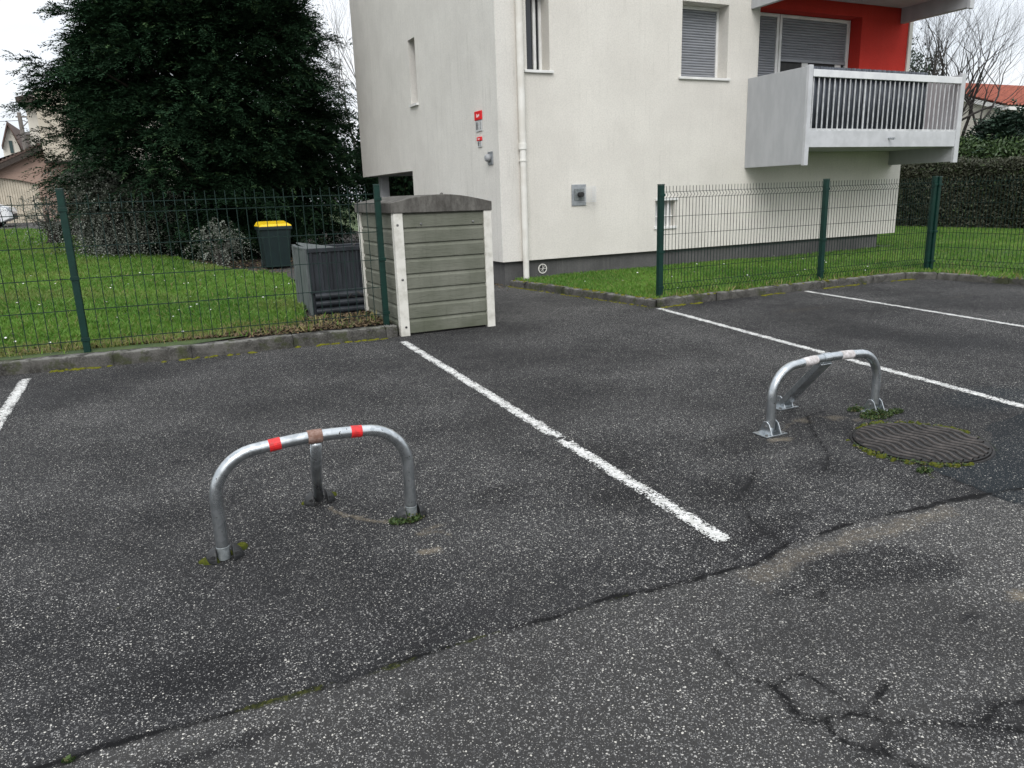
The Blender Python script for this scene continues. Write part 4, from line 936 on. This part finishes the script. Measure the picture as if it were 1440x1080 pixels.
# big yew
YC = np.array([2.0, 22.3, 4.6]); RR = np.array([3.75, 3.4, 5.2])
rt = root('yew_tree', (YC[0], YC[1], .3), 'big dense dark green yew tree filling the upper left', 'tree')
r = np.random.default_rng(77)
def env(D):
    a = np.arctan2(D[:, 1], D[:, 0]); b = np.arcsin(np.clip(D[:, 2], -1, 1))
    return 1+.08*np.sin(3*a+1)+.07*np.sin(5*a+4*b)+.06*np.sin(7*b+2*a+2)+.05*np.sin(11*a-5*b)
ncl = 1650; D = unit(r.normal(0, 1, (ncl, 3))); D[:, 1] = np.where(r.uniform(0, 1, ncl) < .7, -np.abs(D[:, 1]), D[:, 1])
rad = np.concatenate([r.uniform(.80, 1.0, 1000), r.uniform(.3, .8, 650)])
C = YC+D*RR*(rad*env(D))[:, None]
lam = np.clip((C[:, 2]-3.2)/7, 0, 1); C[:, 0] = YC[0]+(C[:, 0]-YC[0])*(1-.24*lam)*np.where(C[:, 0] > YC[0], .96, 1.0)-.12*lam
C[:, 2] = np.maximum(C[:, 2], .75+r.uniform(0, .5, ncl))
zz_ = [0, 2, 3, 4.0, 4.7, 5.3, 5.8, 7, 9.5, 12]
xmin = np.interp(C[:, 2], zz_, [-.35, -.45, -.5, -.45, -.55, -.3, .05, .1, .9, 1.7])*C[:, 1]/21; xmax = np.interp(C[:, 2], zz_, [5.1, 5.0, 4.8, 4.6, 4.4, 4.25, 4.05, 3.7, 3.1, 2.4])*C[:, 1]/21
C[:, 0] = np.where(C[:, 0] < xmin, xmin+r.uniform(0, .5, ncl), np.where(C[:, 0] > xmax, xmax-r.uniform(0, .5, ncl), C[:, 0]))
# the long sprays that stick out at the left edge and the right shoulder
ex = np.array([at(78, 100, 1, 21.5), at(85, 112, 1, 21.3), at(95, 150, 1, 21.3), at(110, 185, 1, 21.3), at(95, 165, 1, 21.6), at(105, 225, 1, 21.2), at(95, 130, 1, 21.3), at(440, 60, 1, 22.5), at(455, 110, 1, 22.5), at(465, 160, 1, 22.5), at(115, 240, 1, 21), at(120, 265, 1, 20.6), at(495, 215, 1, 23), at(490, 245, 1, 23), at(480, 280, 1, 23), at(118, 20, 1, 21.6), at(120, 250, 1, 20.2), at(135, 280, 1, 20.2)])
C = np.concatenate([C]+[ex+r.normal(0, .15, ex.shape) for q in range(3)]); nb_ = len(C)
H = C-YC; H[:, 2] *= .35; D = unit(H); D = unit(D+r.normal(0, .28, D.shape)+np.array([0, 0, .22])); S_ = unit(np.cross(D, np.array([0, 0, 1.])))
spc = 44; q_ = nb_*spc; bi = np.repeat(np.arange(nb_), spc); u = r.uniform(-.5, 1, q_); wv = (1-.55*u.clip(0))*r.normal(0, .26, q_)
Lb = np.repeat(r.uniform(.55, 1.05, nb_), spc)
CC = C[bi]+D[bi]*(u*Lb)[:, None]+S_[bi]*wv[:, None]; CC[:, 2] += r.normal(0, .055, q_)-.30*(u.clip(0)**2)*Lb-.35*wv**2
DD = unit(D[bi]*.9+S_[bi]*(np.sign(wv)*.55)[:, None]+r.normal(0, .22, CC.shape))
V, T = sprigs(CC, DD, .34, 12, .105, .0135, 5, .35)
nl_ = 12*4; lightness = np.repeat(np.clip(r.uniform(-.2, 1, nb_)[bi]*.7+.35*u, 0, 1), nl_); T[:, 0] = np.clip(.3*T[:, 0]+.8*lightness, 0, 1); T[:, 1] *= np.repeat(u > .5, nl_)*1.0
npmesh('crown', V, np.arange(len(V)).reshape(-1, 4), M['yew'], rt, {'tint': T})
m_ = MB()
m_.tube([(YC[0], YC[1], .1), (YC[0]+.1, YC[1], 2), (YC[0], YC[1], 4.5), (YC[0]+.1, YC[1], 8.5)], [.42, .34, .24, .06], 10)
for i in range(0, len(C), 5):
    s = np.array([YC[0], YC[1], min(max(.8, C[i][2]-.8-.25*np.hypot(C[i][0]-YC[0], C[i][1]-YC[1])), 7.5)]); mdl = (s+C[i])/2+np.array([0, 0, .25]); m_.tube([s, mdl, C[i]], [.07, .04, .012], 5, cap=False)
m_.build('trunk', M['bark'], rt)

def bushy(name, px, Yc, rx, ry, rz, zc, n, size, mat, label, cat, group=None, seed=1, sprig=True, lift=.4, stems=30, stemmat=None, hollow=.5, twigr=.006):
    c = at(px[0], px[1], 1, Yc); c = np.array([c[0], Yc, zc]); z0 = float(tz(c[0:1], c[1:2])[0]) if c[0] < 5 else .085
    rt = root(name, (c[0], c[1], z0), label, cat, group); r = np.random.default_rng(seed)
    D = unit(r.normal(0, 1, (n, 3))); q = r.uniform(hollow, 1, n)*(1+.18*np.sin(4*np.arctan2(D[:, 1], D[:, 0])+seed)+.12*np.sin(7*D[:, 2]*3))
    P = c+D*np.array([rx, ry, rz])*q[:, None]; P[:, 2] = np.maximum(P[:, 2], z0+.05)
    if sprig:
        d2 = unit(D+r.normal(0, .5, D.shape)+np.array([0, 0, lift])); V, T = sprigs(P, d2, size*7, 12, size*.75, size*.30, seed, .9)
    else: V, T = leafcloud(n, lambda r_, n_: P, size, seed)
    npmesh('foliage', V, np.arange(len(V)).reshape(-1, 4), mat, rt, {'tint': T})
    m_ = MB()
    for i in range(stems):
        e = P[int(r.integers(n))]; s = np.array([c[0]+r.normal(0, .1*rx), c[1]+r.normal(0, .1), z0]); mdl = (s+e)/2+np.array([0, 0, .3*rz]); m_.tube([s, mdl, e], [twigr*2.5, twigr*1.6, twigr*.7], 4, cap=False)
    m_.build('stems', stemmat or M['twig'], rt); return rt
bushy('shrub', (165, 298), 20.3, 1.35, 1.0, 1.15, 1.45, 3600, .06, M['shrubleaf'], 'silvery grey green arching shrub at the lawn edge below the yew', 'shrub', seed=3, lift=.25, stems=40, hollow=.35)
bushy('shrub', (308, 345), 17.6, .42, .35, .45, .62, 260, .06, M['shrubleaf'], 'small sparse grey leaved shrub in the dark under the yew', 'shrub', seed=4, stems=20)
bushy('shrub', (72, 300), 24.5, 1.2, .8, .85, 1.25, 260, .05, M['shrubleaf'], 'thin bare twiggy bush just behind the leftmost fence post', 'shrub', seed=5, stems=110, hollow=.2, twigr=.007)

def bare_tree(name, base, h, seed, label, group=None, lean=(0, 0), spread=.55, depth=7, r0=.16, trunks=1, cat='tree', first=.22, up_=.18, mat='twig'):
    rt = root(name, base, label, cat, group); R = random.Random(seed); mt, mc_ = MB(), MB()
    def grow(p, d, L, rad, k):
        n = 4; pts = [p]; dd = d.copy()
        for i in range(n):
            dd = dd+np.array([R.gauss(0, .12), R.gauss(0, .12), R.gauss(0, .08)+up_*.3]); dd /= np.linalg.norm(dd); pts.append(pts[-1]+dd*L/n)
        rs = [rad*(1-.4*i/n) for i in range(n+1)]
        (mt if k <= 1 else mc_).tube(pts, rs, 6 if k < 3 else 4 if k < 5 else 3, cap=False)
        if k >= depth: return
        nb = 2 if R.random() < .55 else 3
        for b in range(nb):
            a = R.uniform(0, 6.28); t = R.uniform(.45, 1.0) if b else 1.0; idx = t*n; i0 = min(int(idx), n-1); q = pts[i0]+(pts[i0+1]-pts[i0])*(idx-i0)
            sp = spread*R.uniform(.5, 1.25)*(1 if b else .6); v = np.array([math.cos(a), math.sin(a), R.uniform(-.1, .4)])
            nd = dd+v*sp; nd /= np.linalg.norm(nd); grow(q, nd, L*R.uniform(.68, .86), rs[i0]*R.uniform(.5, .72), k+1)
    for t in range(trunks):
        d0 = np.array([lean[0]+R.gauss(0, .12*(trunks > 1)), lean[1]+R.gauss(0, .1*(trunks > 1)), 1.]); d0 /= np.linalg.norm(d0)
        grow(np.array(base)+np.array([R.gauss(0, .1*(trunks > 1)), R.gauss(0, .1*(trunks > 1)), 0]), d0, h*first, r0, 0)
    mt.build('trunk', M[mat], rt); mc_.build('branches', M[mat], rt); return rt
bare_tree('bare_tree', (24.6, 18.9, .05), 12, 5, 'large leafless tree standing behind the balcony at the right', None, (-.02, -.13), .62, 8, .24, 4, first=.19, mat='darktwig')
bare_tree('bare_tree', (28.5, 19.4, .05), 12, 15, 'second leafless tree farther back, behind the first one beside the balcony', None, (-.02, -.10), .60, 8, .22, 2, first=.2, mat='darktwig')
bare_tree('bare_tree', (9.1, 31, .1), 15, 8, 'tall thin leafless tree between the yew and the white building', None, (-.12, 0), .38, 7, .12, 3, first=.22)
bare_tree('bare_tree', (8.1, 27, .1), 6.8, 9, 'small pale leafless tree low down between the yew and the building', None, (.0, 0), .75, 6, .07, 3, first=.2)

# ------------------------------------------------------------------ hedges etc. on the right
def hedge(name, pts, w, h, z0, n, size, mat, core, label, seed, top_rough=.06):
    """leafy box following plan polyline pts (centre line)"""
    pts = [np.array(p, float) for p in pts]; rt = root(name, (pts[0][0], pts[0][1], z0), label, 'hedge'); r = np.random.default_rng(seed)
    m_ = MB(); Ls = [np.linalg.norm(b-a) for a, b in zip(pts[:-1], pts[1:])]; P = []
    for (a, b), L in zip(zip(pts[:-1], pts[1:]), Ls):
        d = (b-a)/L; nn = np.array([-d[1], d[0]]); hw = w/2-.14
        q = lambda z: [(*(a-nn*hw), z), (*(b-nn*hw), z), (*(b+nn*hw), z), (*(a+nn*hw), z)]
        m_.hexa(q(z0+.1), q(z0+h-.16))
        k = int(n*L/sum(Ls)); t = r.uniform(0, L, k); face = r.uniform(0, 1, k); zz = r.uniform(.02, h, k); s = np.where(face < .42, -1, np.where(face < .62, 1, r.uniform(-1, 1, k)))
        zz = np.where(face >= .62, h, zz); bulge = 1+.0*t; off = s*w/2+r.normal(0, .045, k); zz = zz+np.where(face >= .62, r.normal(0, top_rough, k), 0)+.07*np.sin(t*1.7)*(zz/h)
        off = off+.08*np.sin(t*2.3+zz*2)
        P.append(np.concatenate([a+d*t[:, None]+nn*off[:, None], (z0+zz)[:, None]], 1))
    P = np.concatenate(P); V, T = leafcloud(len(P), lambda r_, n_: P, size, seed)
    T[:, 0] = np.clip(T[:, 0]*.6+.5*np.repeat(.5+.5*vnoise(P[:, 0]+P[:, 2], P[:, 1], 3.5, seed), 4), 0, 1)
    m_.build('core', core, rt); npmesh('foliage', V, np.arange(len(V)).reshape(-1, 4), mat, rt, {'tint': T}); return rt
M['hedgecore'] = pm('dark twig interior', (.012, .012, .009), (.022, .02, .014), 12, .95, 30, .8, .02)
hedge('clipped_hedge', [(21.2, 20.5), (22.6, 16.8), (22.9, 12), (22.6, 4)], 1.4, 1.92, .05, 130000, .045, M['hedge'], M['hedgecore'], 'clipped brownish green hedge running behind the right lawn', 51)
hedge('laurel_hedge', [(24.9, 17.8), (25.2, 13), (25.2, 5)], 1.6, 2.38, .05, 60000, .07, M['laurel'], M['hedgecore'], 'taller green laurel hedge rising behind the clipped one', 52, .16)
def conifer_bush(px, X, label, seed):
    c = at(*px, 0, X); rt = root('conifer_bush', (c[0], c[1], .05), label, 'bush'); r = np.random.default_rng(seed)
    n = 1500; a = r.uniform(0, 6.28, n); q = np.sqrt(r.uniform(0.05, 1, n)); zt = r.uniform(0, 1, n)
    P = np.stack([c[0]+1.9*q*np.cos(a)*(1-.5*zt), c[1]+2.1*q*np.sin(a)*(1-.5*zt), 2.3+zt*1.45*(1-.3*q)], 1)
    D = unit(np.stack([np.cos(a), np.sin(a), 0*a+.25], 1)+r.normal(0, .3, (n, 3))); V, T = sprigs(P, D, .55, 10, .16, .035, seed, .15)
    npmesh('foliage', V, np.arange(len(V)).reshape(-1, 4), M['conifer'], rt, {'tint': T})
    m_ = MB().tube([(c[0], c[1], 0), (c[0], c[1], 3.2)], [.12, .05], 8)
    for i in range(60):
        e = P[int(r.integers(n))]; m_.tube([(c[0], c[1], max(.8, e[2]-.7)), tuple(e)], [.03, .008], 4, cap=False)
    m_.build('trunk', M['bark'], rt)
conifer_bush((1448, 175), 26.5, 'dark spreading conifer in front of the red roofed house', 61)
# evergreen mass behind the bare tree
def evergreen(c, R3, n, label, seed, mat):
    rt = root('evergreen_tree', (c[0], c[1], .05), label, 'tree'); r = np.random.default_rng(seed); c = np.array(c)
    ncl = n//30; D = unit(r.normal(0, 1, (ncl, 3))); Cc = c+D*np.array(R3)*r.uniform(.35, 1, ncl)[:, None]; P = np.repeat(Cc, 30, 0)+r.normal(0, .3, (ncl*30, 3))
    V, T = leafcloud(len(P), lambda a, b: P, .085, seed); npmesh('crown', V, np.arange(len(V)).reshape(-1, 4), mat, rt, {'tint': T})
    m_ = MB().tube([(c[0], c[1], 0), (c[0], c[1], c[2]+R3[2]*.6)], [.2, .06], 8)
    for q in Cc[::3]: m_.tube([(c[0], c[1], max(1, q[2]-.9)), tuple(q)], [.05, .015], 4, cap=False)
    m_.build('trunk', M['bark'], rt)
evergreen((31, 24.3, 4.9), (1.7, 2.2, 2.6), 9000, 'dark ivy green tree seen through the bare branches beside the loggia', 62, M['conifer'])
evergreen((8.2, 25.5, 2.2), (1.8, 1.4, 2.2), 15000, 'dark evergreen bush between the yew and the building corner', 63, M['yew'])
evergreen((4.6, 26.5, 2.4), (2.4, 1.2, 2.4), 16000, 'dark evergreen mass low behind the yew', 64, M['yew'])

# ------------------------------------------------------------------ red roofed house on the right
HX = 30.0
rt = root('red_roofed_house', (HX, 20, 0), 'pale house with terracotta tiled roof behind the right hedge', 'house')
ridge_y, ez, rz, ey = 23.2, 4.18, 5.62, 18.72
ye = 2*ridge_y-ey
MB().add([(HX, ey, 0), (HX, ye, 0), (HX, ye, ez), (HX, ridge_y, rz-.06), (HX, ey, ez), (HX+14, ey, 0), (HX+14, ye, 0), (HX+14, ye, ez), (HX+14, ridge_y, rz-.06), (HX+14, ey, ez)],
         [(0, 1, 2, 3, 4), (9, 8, 7, 6, 5), (0, 4, 9, 5), (1, 6, 7, 2), (4, 3, 8, 9), (3, 2, 7, 8)]).build('wall', M['cream2'], rt)
sl_ = (rz-ez)/(ridge_y-ey)
V = []; Fc = []; nx_ = 280; x0_ = HX-.25; 
for side in (-1, 1):
    b = len(V); rows = 18
    for j in range(rows*2):
        t0 = (j+1)//2/rows if j % 2 == 0 else (j+1)//2/rows
        row = j//2; t = (row+(j % 2))/rows; yy = ridge_y+side*(ridge_y-ey+.28)*(1-t); lift = .03 if j % 2 == 0 else 0.0
        for i in range(nx_):
            xx = x0_+i*.052; V.append((xx, yy, rz+.05-sl_*abs(ridge_y-yy)+lift+.028*math.cos(i*2*math.pi/4)))
    for j in range(rows*2-1):
        for i in range(nx_-1): Fc.append((b+j*nx_+i, b+j*nx_+i+1, b+(j+1)*nx_+i+1, b+(j+1)*nx_+i))
rf = npmesh('roof', V, Fc, M['rooftile_red'], rt)
m_ = MB()
m_.hexa([(HX-.22, ey-.25, ez-.24), (HX-.02, ey-.25, ez-.24), (HX-.02, ridge_y, rz-.2), (HX-.22, ridge_y, rz-.2)], [(HX-.22, ey-.25, ez-.08), (HX-.02, ey-.25, ez-.08), (HX-.02, ridge_y, rz-.01), (HX-.22, ridge_y, rz-.01)])
m_.build('verge_board', M['pvc'], rf); MB().box(HX-.2, HX+14, ey-.36, ey-.24, ez-.22, ez-.1).build('gutter', M['pvc'], rf)
MB().box(HX+2, HX+13, ey-.01, ey+.02, .8, 2.0).build('window', M['glass'], rt) if False else None

# ------------------------------------------------------------------ left neighbours
GY = 40.0
g = lambda px, py, Yp=GY: at(px, py, 1, Yp)
rt = root('pink_garage', (-7, GY, .9), 'pink garage with an arched cream ribbed door beyond the left lawn', 'garage')
xr_ = g(90, 260)[0]; a0 = g(0, 228); a1 = g(62, 200); slope = (a1[2]-a0[2])/(a1[0]-a0[0]); zr_ = lambda x: a1[2]+slope*(x-a1[0])
dl, dr = g(0, 250)[0]-3.0, g(52, 252)[0]; dtop = g(25, 250)[2]; db = .95
# gable wall with arched opening
prof = [(dl-.8, .5), (dl, .5)]
arch = [(dl+(dr-dl)*i/12, dtop-.35+.40*math.sin(math.pi*i/12)**.6 if 0 < i < 12 else dtop-.28) for i in range(13)]
prof += arch+[(dr, .5), (xr_+2.5, .5), (xr_+2.5, zr_(xr_)), (a1[0]+.6, zr_(a1[0]+.6)-.1), (dl-.8, zr_(dl-.8)-.1)]
MB().prism(prof, 1, GY, GY+.3).build('wall', M['pink'], rt)
m_ = MB().box(dl-.02, dr+.02, GY+.2, GY+.24, db-.3, dtop+.2)
n_ = 46
for i in range(n_):
    xx = dl+(dr-dl)*(i+.5)/n_; m_.box(xx-.03, xx+.03, GY+.165, GY+.199, db-.1, dtop+.2)
m_.build('door', M['garage'], rt)
m_ = MB(); xa, xb = dl-1.2, a1[0]+.55
for (lo, hi, y0_, y1_) in ((.02, .10, GY-.35, GY+6),): m_.hexa([(xa, y0_, zr_(xa)-.1+lo), (xb, y0_, zr_(xb)-.1+lo), (xb, y1_, zr_(xb)-.1+lo), (xa, y1_, zr_(xa)-.1+lo)], [(xa, y0_, zr_(xa)-.1+hi), (xb, y0_, zr_(xb)-.1+hi), (xb, y1_, zr_(xb)-.1+hi), (xa, y1_, zr_(xa)-.1+hi)])
rf = m_.build('roof', M['rooftile_dark'], rt)
m_ = MB(); m_.hexa([(xa, GY-.33, zr_(xa)-.32), (xb, GY-.33, zr_(xb)-.32), (xb, GY-.28, zr_(xb)-.32), (xa, GY-.28, zr_(xa)-.32)], [(xa, GY-.33, zr_(xa)-.085), (xb, GY-.33, zr_(xb)-.085), (xb, GY-.28, zr_(xb)-.085), (xa, GY-.28, zr_(xa)-.085)])
m_.build('verge_board', M['wood_dark'], rf)
m_ = MB()
for i in range(44):
    xx = xa+(xb-xa)*i/43; m_.tube([(xx, GY-.36, zr_(xx)+.0), (xx, GY+.2, zr_(xx)+.0)], .05, 6)
m_.build('verge_tile', M['rooftile_dark'], rf)
# taller cream house behind the garage
HY = 44.0
rt = root('cream_house', (0, HY+4, .9), 'tall cream house with dark eaves half hidden by the yew', 'house')
xl_ = g(39, 170, HY)[0]; zt_ = g(30, 146, HY)[2]
MB().box(xl_, xl_+9, HY, HY+8, .5, zt_).build('wall', M['cream2'], rt)
xe = g(22, 140, HY-.6)[0]; m_ = MB(); m_.hexa([(xe, HY-.7, zt_), (xl_+9.6, HY-.7, zt_), (xl_+9.6, HY+8.6, zt_), (xe, HY+8.6, zt_)], [(xe, HY-.7, zt_+.22), (xl_+9.6, HY-.7, zt_+.22), (xl_+9.6, HY+8.6, zt_+.22), (xe, HY+8.6, zt_+.22)])
m_.hexa([(xe, HY-.7, zt_+.221), (xl_+9.6, HY-.7, zt_+.221), (xl_+9.6, HY+8.6, zt_+.221), (xe, HY+8.6, zt_+.221)], [(xl_+3.6, HY+3, zt_+1.9), (xl_+5.5, HY+3, zt_+1.9), (xl_+5.5, HY+5, zt_+1.9), (xl_+3.6, HY+5, zt_+1.9)])
m_.build('roof', M['wood_dark'], rt)
b0 = g(52, 155, GY-.4); b1 = g(67, 226, GY-.4)
MB().box(b1[0]-.1, b1[0]+2.2, GY-.4, GY-.002, b1[2], b0[2]+.9).build('bay', M['cream'], rt)
MB().box(b1[0]-.15, b1[0]+2.25, GY-.45, GY-.003, b1[2]-.08, b1[2]-.002).build('bay_shadow', M['wood_dark'], rt)  # dark strip in place of the shadow under the bay
# distant gabled house with green shutter
FY = 70.0
f_ = lambda x, y: at(x, y, 1, FY)
rt = root('gabled_house', (-10, FY, 2), 'distant pale gabled house with a dark green shutter', 'house')
pk = f_(11, 174); er = f_(31, 208); zl = er[2]-.3
xlL = pk[0]-(er[0]-pk[0]); 
MB().prism([(xlL, 1.0), (er[0]-.15, 1.0), (er[0]-.15, er[2]), (pk[0], pk[2]-.1), (xlL, er[2])], 1, FY, FY+9).build('wall', M['cream2'], rt)
m_ = MB()
for (p, q) in ((pk, er), (pk, (xlL, 0, er[2]))):
    m_.hexa([(p[0], FY-.4, p[2]-.1), (q[0], FY-.4, q[2]-.1), (q[0], FY+9.4, q[2]-.1), (p[0], FY+9.4, p[2]-.1)], [(p[0], FY-.4, p[2]+.15), (q[0], FY-.4, q[2]+.15), (q[0], FY+9.4, q[2]+.15), (p[0], FY+9.4, p[2]+.15)])
m_.build('roof', M['rooftile_dark'], rt)
s0 = f_(12, 198); s1 = f_(20, 215)
w = MB().box(s0[0], s1[0], FY-.08, FY-.01, s1[2], s0[2]).build('window', M['green_shut'], rt)
rt = root('cream_far_house', (-7.5, 85, 2), 'far pale house with a dark low roof just right of the utility pole', 'house')
w0 = at(27, 185, 1, 85); w1 = at(46, 215, 1, 85)
MB().box(w0[0], w1[0]+.6, 85, 93, 1, at(40, 190, 1, 85)[2]).build('wall', M['cream2'], rt)
zz = at(40, 190, 1, 85)[2]
MB().hexa([(w0[0]-.5, 84.4, zz), (w1[0]+1.2, 84.4, zz), (w1[0]+1.2, 93.5, zz), (w0[0]-.5, 93.5, zz)], [(w0[0]-.5, 88.8, zz+.6), (w1[0]-.3, 88.8, zz+.6), (w1[0]-.3, 89.2, zz+.6), (w0[0]-.5, 89.2, zz+.6)]).build('roof', M['wood_dark'], rt)
pt = at(27, 158, 1, 55); pb = at(36, 210, 1, 55)
rt = root('utility_pole', (pb[0], 55, 1), 'grey utility pole with bracket and overhead wire above the pink garage', 'utility pole')
MB().tube([(pb[0]+.02, 55, .8), (pb[0], 55, pt[2])], [.17, .11], 10).build('pole', M['pole'], rt)
m_ = MB().tube([(pb[0]-.2, 54.95, pt[2]-.25), (pb[0]+.9, 54.95, pt[2]-.25)], .05, 6).tube([(pb[0]+.9, 54.95, pt[2]-.25), (pb[0]+1.0, 54.95, pt[2]-.5)], .07, 6).tube([(pb[0], 54.95, pt[2]-.9), (pb[0]+.6, 54.95, pt[2]-.3)], .03, 5)
m_.build('bracket', M['pole'], rt)
P = [(pb[0]-20*t, 55-2*t, pt[2]-.45-.9*math.sin(math.pi*t)*.6) for t in np.linspace(0, 1, 14)]
m_ = MB().tube(P, .018, 4, cap=False); m_.tube([(pb[0]+12*t, 55+12*t, pt[2]-.4-1.6*math.sin(math.pi*t*.9)) for t in np.linspace(0, 1, 12)], .018, 4, cap=False); m_.build('wire', M['dark'], rt)

# parked car (nose toward the right)
CY = 35.5; nose = at(19.5, 312, 1, CY)[0]; cz = float(tz(np.array([nose]), np.array([CY]))[0])+.02
rt = root('parked_car', (nose-2, CY+.85, cz), 'white car cut off by the left edge of the photo, parked by the pink garage', 'car')
def secs(xs_, zl, zh, wd):
    pass
# side profile (x from nose backwards, z) lofted with narrowing
pr = [(0, .35), (0, .62), (-.08, .78), (-.55, .92), (-1.05, 1.0), (-1.55, 1.33), (-2.0, 1.46), (-3.0, 1.45), (-3.6, 1.28), (-4.0, .98), (-4.1, .6), (-4.05, .3), (-3.6, .22), (-.3, .22)]
V = []; Fc = []; n = len(pr)
for (yy, ins, zs_) in ((0, .12, .94), (.12, .02, .985), (.45, 0, 1.0), (1.25, 0, 1.0), (1.58, .02, .985), (1.7, .12, .94)):
    for (x_, z_) in pr: 
        tumb = .0
        V.append((nose+x_*(1-ins*.2)-ins, CY+yy+(.16*max(0, z_-.95)*(1 if yy < .85 else -1)/.5 if abs(yy-.85) > .3 else 0), cz+z_*zs_))
for k in range(5):
    for i in range(n): Fc.append((k*n+i, k*n+(i+1) % n, (k+1)*n+(i+1) % n, (k+1)*n+i))
bo = MB(); bo.v = V; bo.f = [tuple(f) for f in Fc]+[tuple(range(n))[::-1], tuple(range(5*n, 6*n))]
body = bo.build('body', M['carwhite'], rt, bevel=.03, smooth=False)
MB().hexa([(nose-1.12, CY+.2, cz+1.035), (nose-1.12, CY+1.5, cz+1.035), (nose-1.08, CY+1.5, cz+1.02), (nose-1.08, CY+.2, cz+1.02)], [(nose-1.60, CY+.26, cz+1.37), (nose-1.60, CY+1.44, cz+1.37), (nose-1.56, CY+1.44, cz+1.36), (nose-1.56, CY+.26, cz+1.36)]).build('windscreen', M['glass'], rt)
MB().hexa([(nose-1.35, CY-.01, cz+1.0), (nose-3.5, CY-.01, cz+1.0), (nose-3.5, CY+.03, cz+1.0), (nose-1.35, CY+.03, cz+1.0)], [(nose-1.8, CY+.1, cz+1.34), (nose-3.2, CY+.1, cz+1.34), (nose-3.2, CY+.14, cz+1.34), (nose-1.8, CY+.14, cz+1.34)]).build('side_window', M['glass'], rt)
for yy in (.0, 1.42): MB().hexa([(nose-.45, CY+yy-.01, cz+.66), (nose+.005, CY+yy+.02, cz+.62), (nose+.005, CY+yy+.28, cz+.62), (nose-.45, CY+yy+.28, cz+.66)], [(nose-.5, CY+yy-.005, cz+.84), (nose-.08, CY+yy+.04, cz+.76), (nose-.08, CY+yy+.28, cz+.76), (nose-.5, CY+yy+.28, cz+.84)]).build('headlight', M['headlamp'], rt, bevel=.02)
MB().box(nose-.05, nose+.012, CY+.35, CY+1.35, cz+.30, cz+.52).build('grille', M['dark'], rt, bevel=.01)
for xx in (-.75, -3.3):
    for yy in (-.03, 1.53):
        w = MB().lathe([(.22, 0), (.31, .01), (.32, .04), (.32, .16), (.31, .19), (.22, .2)], (0, 0, 0), 28, 'y'); w.v = [(nose+xx+p[0], CY+yy+.2+p[1], cz+.31+p[2]) for p in w.v]; wo = w.build('wheel', M['dark'], rt)
        w = MB().lathe([(.21, 0), (.2, .02), (.05, .03)], (nose+xx, CY+yy-.002 if yy < 0 else CY+yy+.2, cz+.31), 18, 'y'); w.build('rim', M['zinc'], wo)

# ------------------------------------------------------------------ world and light
SUN_EL, SUN_DIR = 42.0, np.array([-.42, -.80])
w = bpy.data.worlds.new('World'); scene.world = w; w.use_nodes = True; nt = w.node_tree; nt.nodes.clear()
def wn(t, **k):
    n = nt.nodes.new('ShaderNode'+t)
    for a, b in k.items(): setattr(n, a, b)
    return n
sky = wn('TexSky', sky_type='NISHITA'); sky.sun_disc = False; sky.sun_elevation = R_(SUN_EL); sky.sun_rotation = math.atan2(SUN_DIR[0], SUN_DIR[1]); sky.air_density = 1.0; sky.dust_density = 3.0; sky.ozone_density = 1.0
tc = wn('TexCoord'); sp = wn('SeparateXYZ'); nt.links.new(tc.outputs['Generated'], sp.inputs[0])
mr = wn('MapRange'); nt.links.new(sp.outputs[2], mr.inputs[0]); mr.inputs[1].default_value = 0; mr.inputs[2].default_value = 1; mr.inputs[3].default_value = 9.0; mr.inputs[4].default_value = 16.5
mp = wn('Mapping'); nt.links.new(tc.outputs['Generated'], mp.inputs[0]); mp.inputs['Scale'].default_value = (1.5, 1.5, 4)
no = wn('TexNoise'); nt.links.new(mp.outputs[0], no.inputs['Vector']); no.inputs['Scale'].default_value = 1.6; no.inputs['Detail'].default_value = 5
cr_ = wn('ValToRGB'); nt.links.new(no.outputs[0], cr_.inputs[0]); cr_.color_ramp.elements[0].position = .35; cr_.color_ramp.elements[0].color = (.78, .84, .92, 1); cr_.color_ramp.elements[1].position = .65; cr_.color_ramp.elements[1].color = (1, 1, 1, 1)
vm = wn('VectorMath', operation='SCALE'); nt.links.new(cr_.outputs[0], vm.inputs[0]); nt.links.new(mr.outputs[0], vm.inputs['Scale'])
mx = wn('Mix', data_type='RGBA'); mx.inputs[0].default_value = .88; nt.links.new(sky.outputs[0], mx.inputs[6]); nt.links.new(vm.outputs[0], mx.inputs[7])
bg = wn('Background'); bg.inputs[1].default_value = .10; nt.links.new(mx.outputs[2], bg.inputs[0]); ow = wn('OutputWorld'); nt.links.new(bg.outputs[0], ow.inputs[0])
ld = bpy.data.lights.new('sun', 'SUN'); ld.energy = 1.5; ld.angle = R_(35); ld.color = (1, .98, .95); lo = bpy.data.objects.new('sun', ld); col.objects.link(lo)
dv = Vector((SUN_DIR[0]*math.cos(R_(SUN_EL))/np.linalg.norm(SUN_DIR), SUN_DIR[1]*math.cos(R_(SUN_EL))/np.linalg.norm(SUN_DIR), math.sin(R_(SUN_EL)))); lo.rotation_euler = dv.to_track_quat('Z', 'Y').to_euler()
scene.view_settings.view_transform = 'Standard'; scene.view_settings.look = 'None'; scene.view_settings.exposure = 0.32; scene.view_settings.gamma = 1
scene.cycles.max_bounces = 6; scene.cycles.transparent_max_bounces = 12
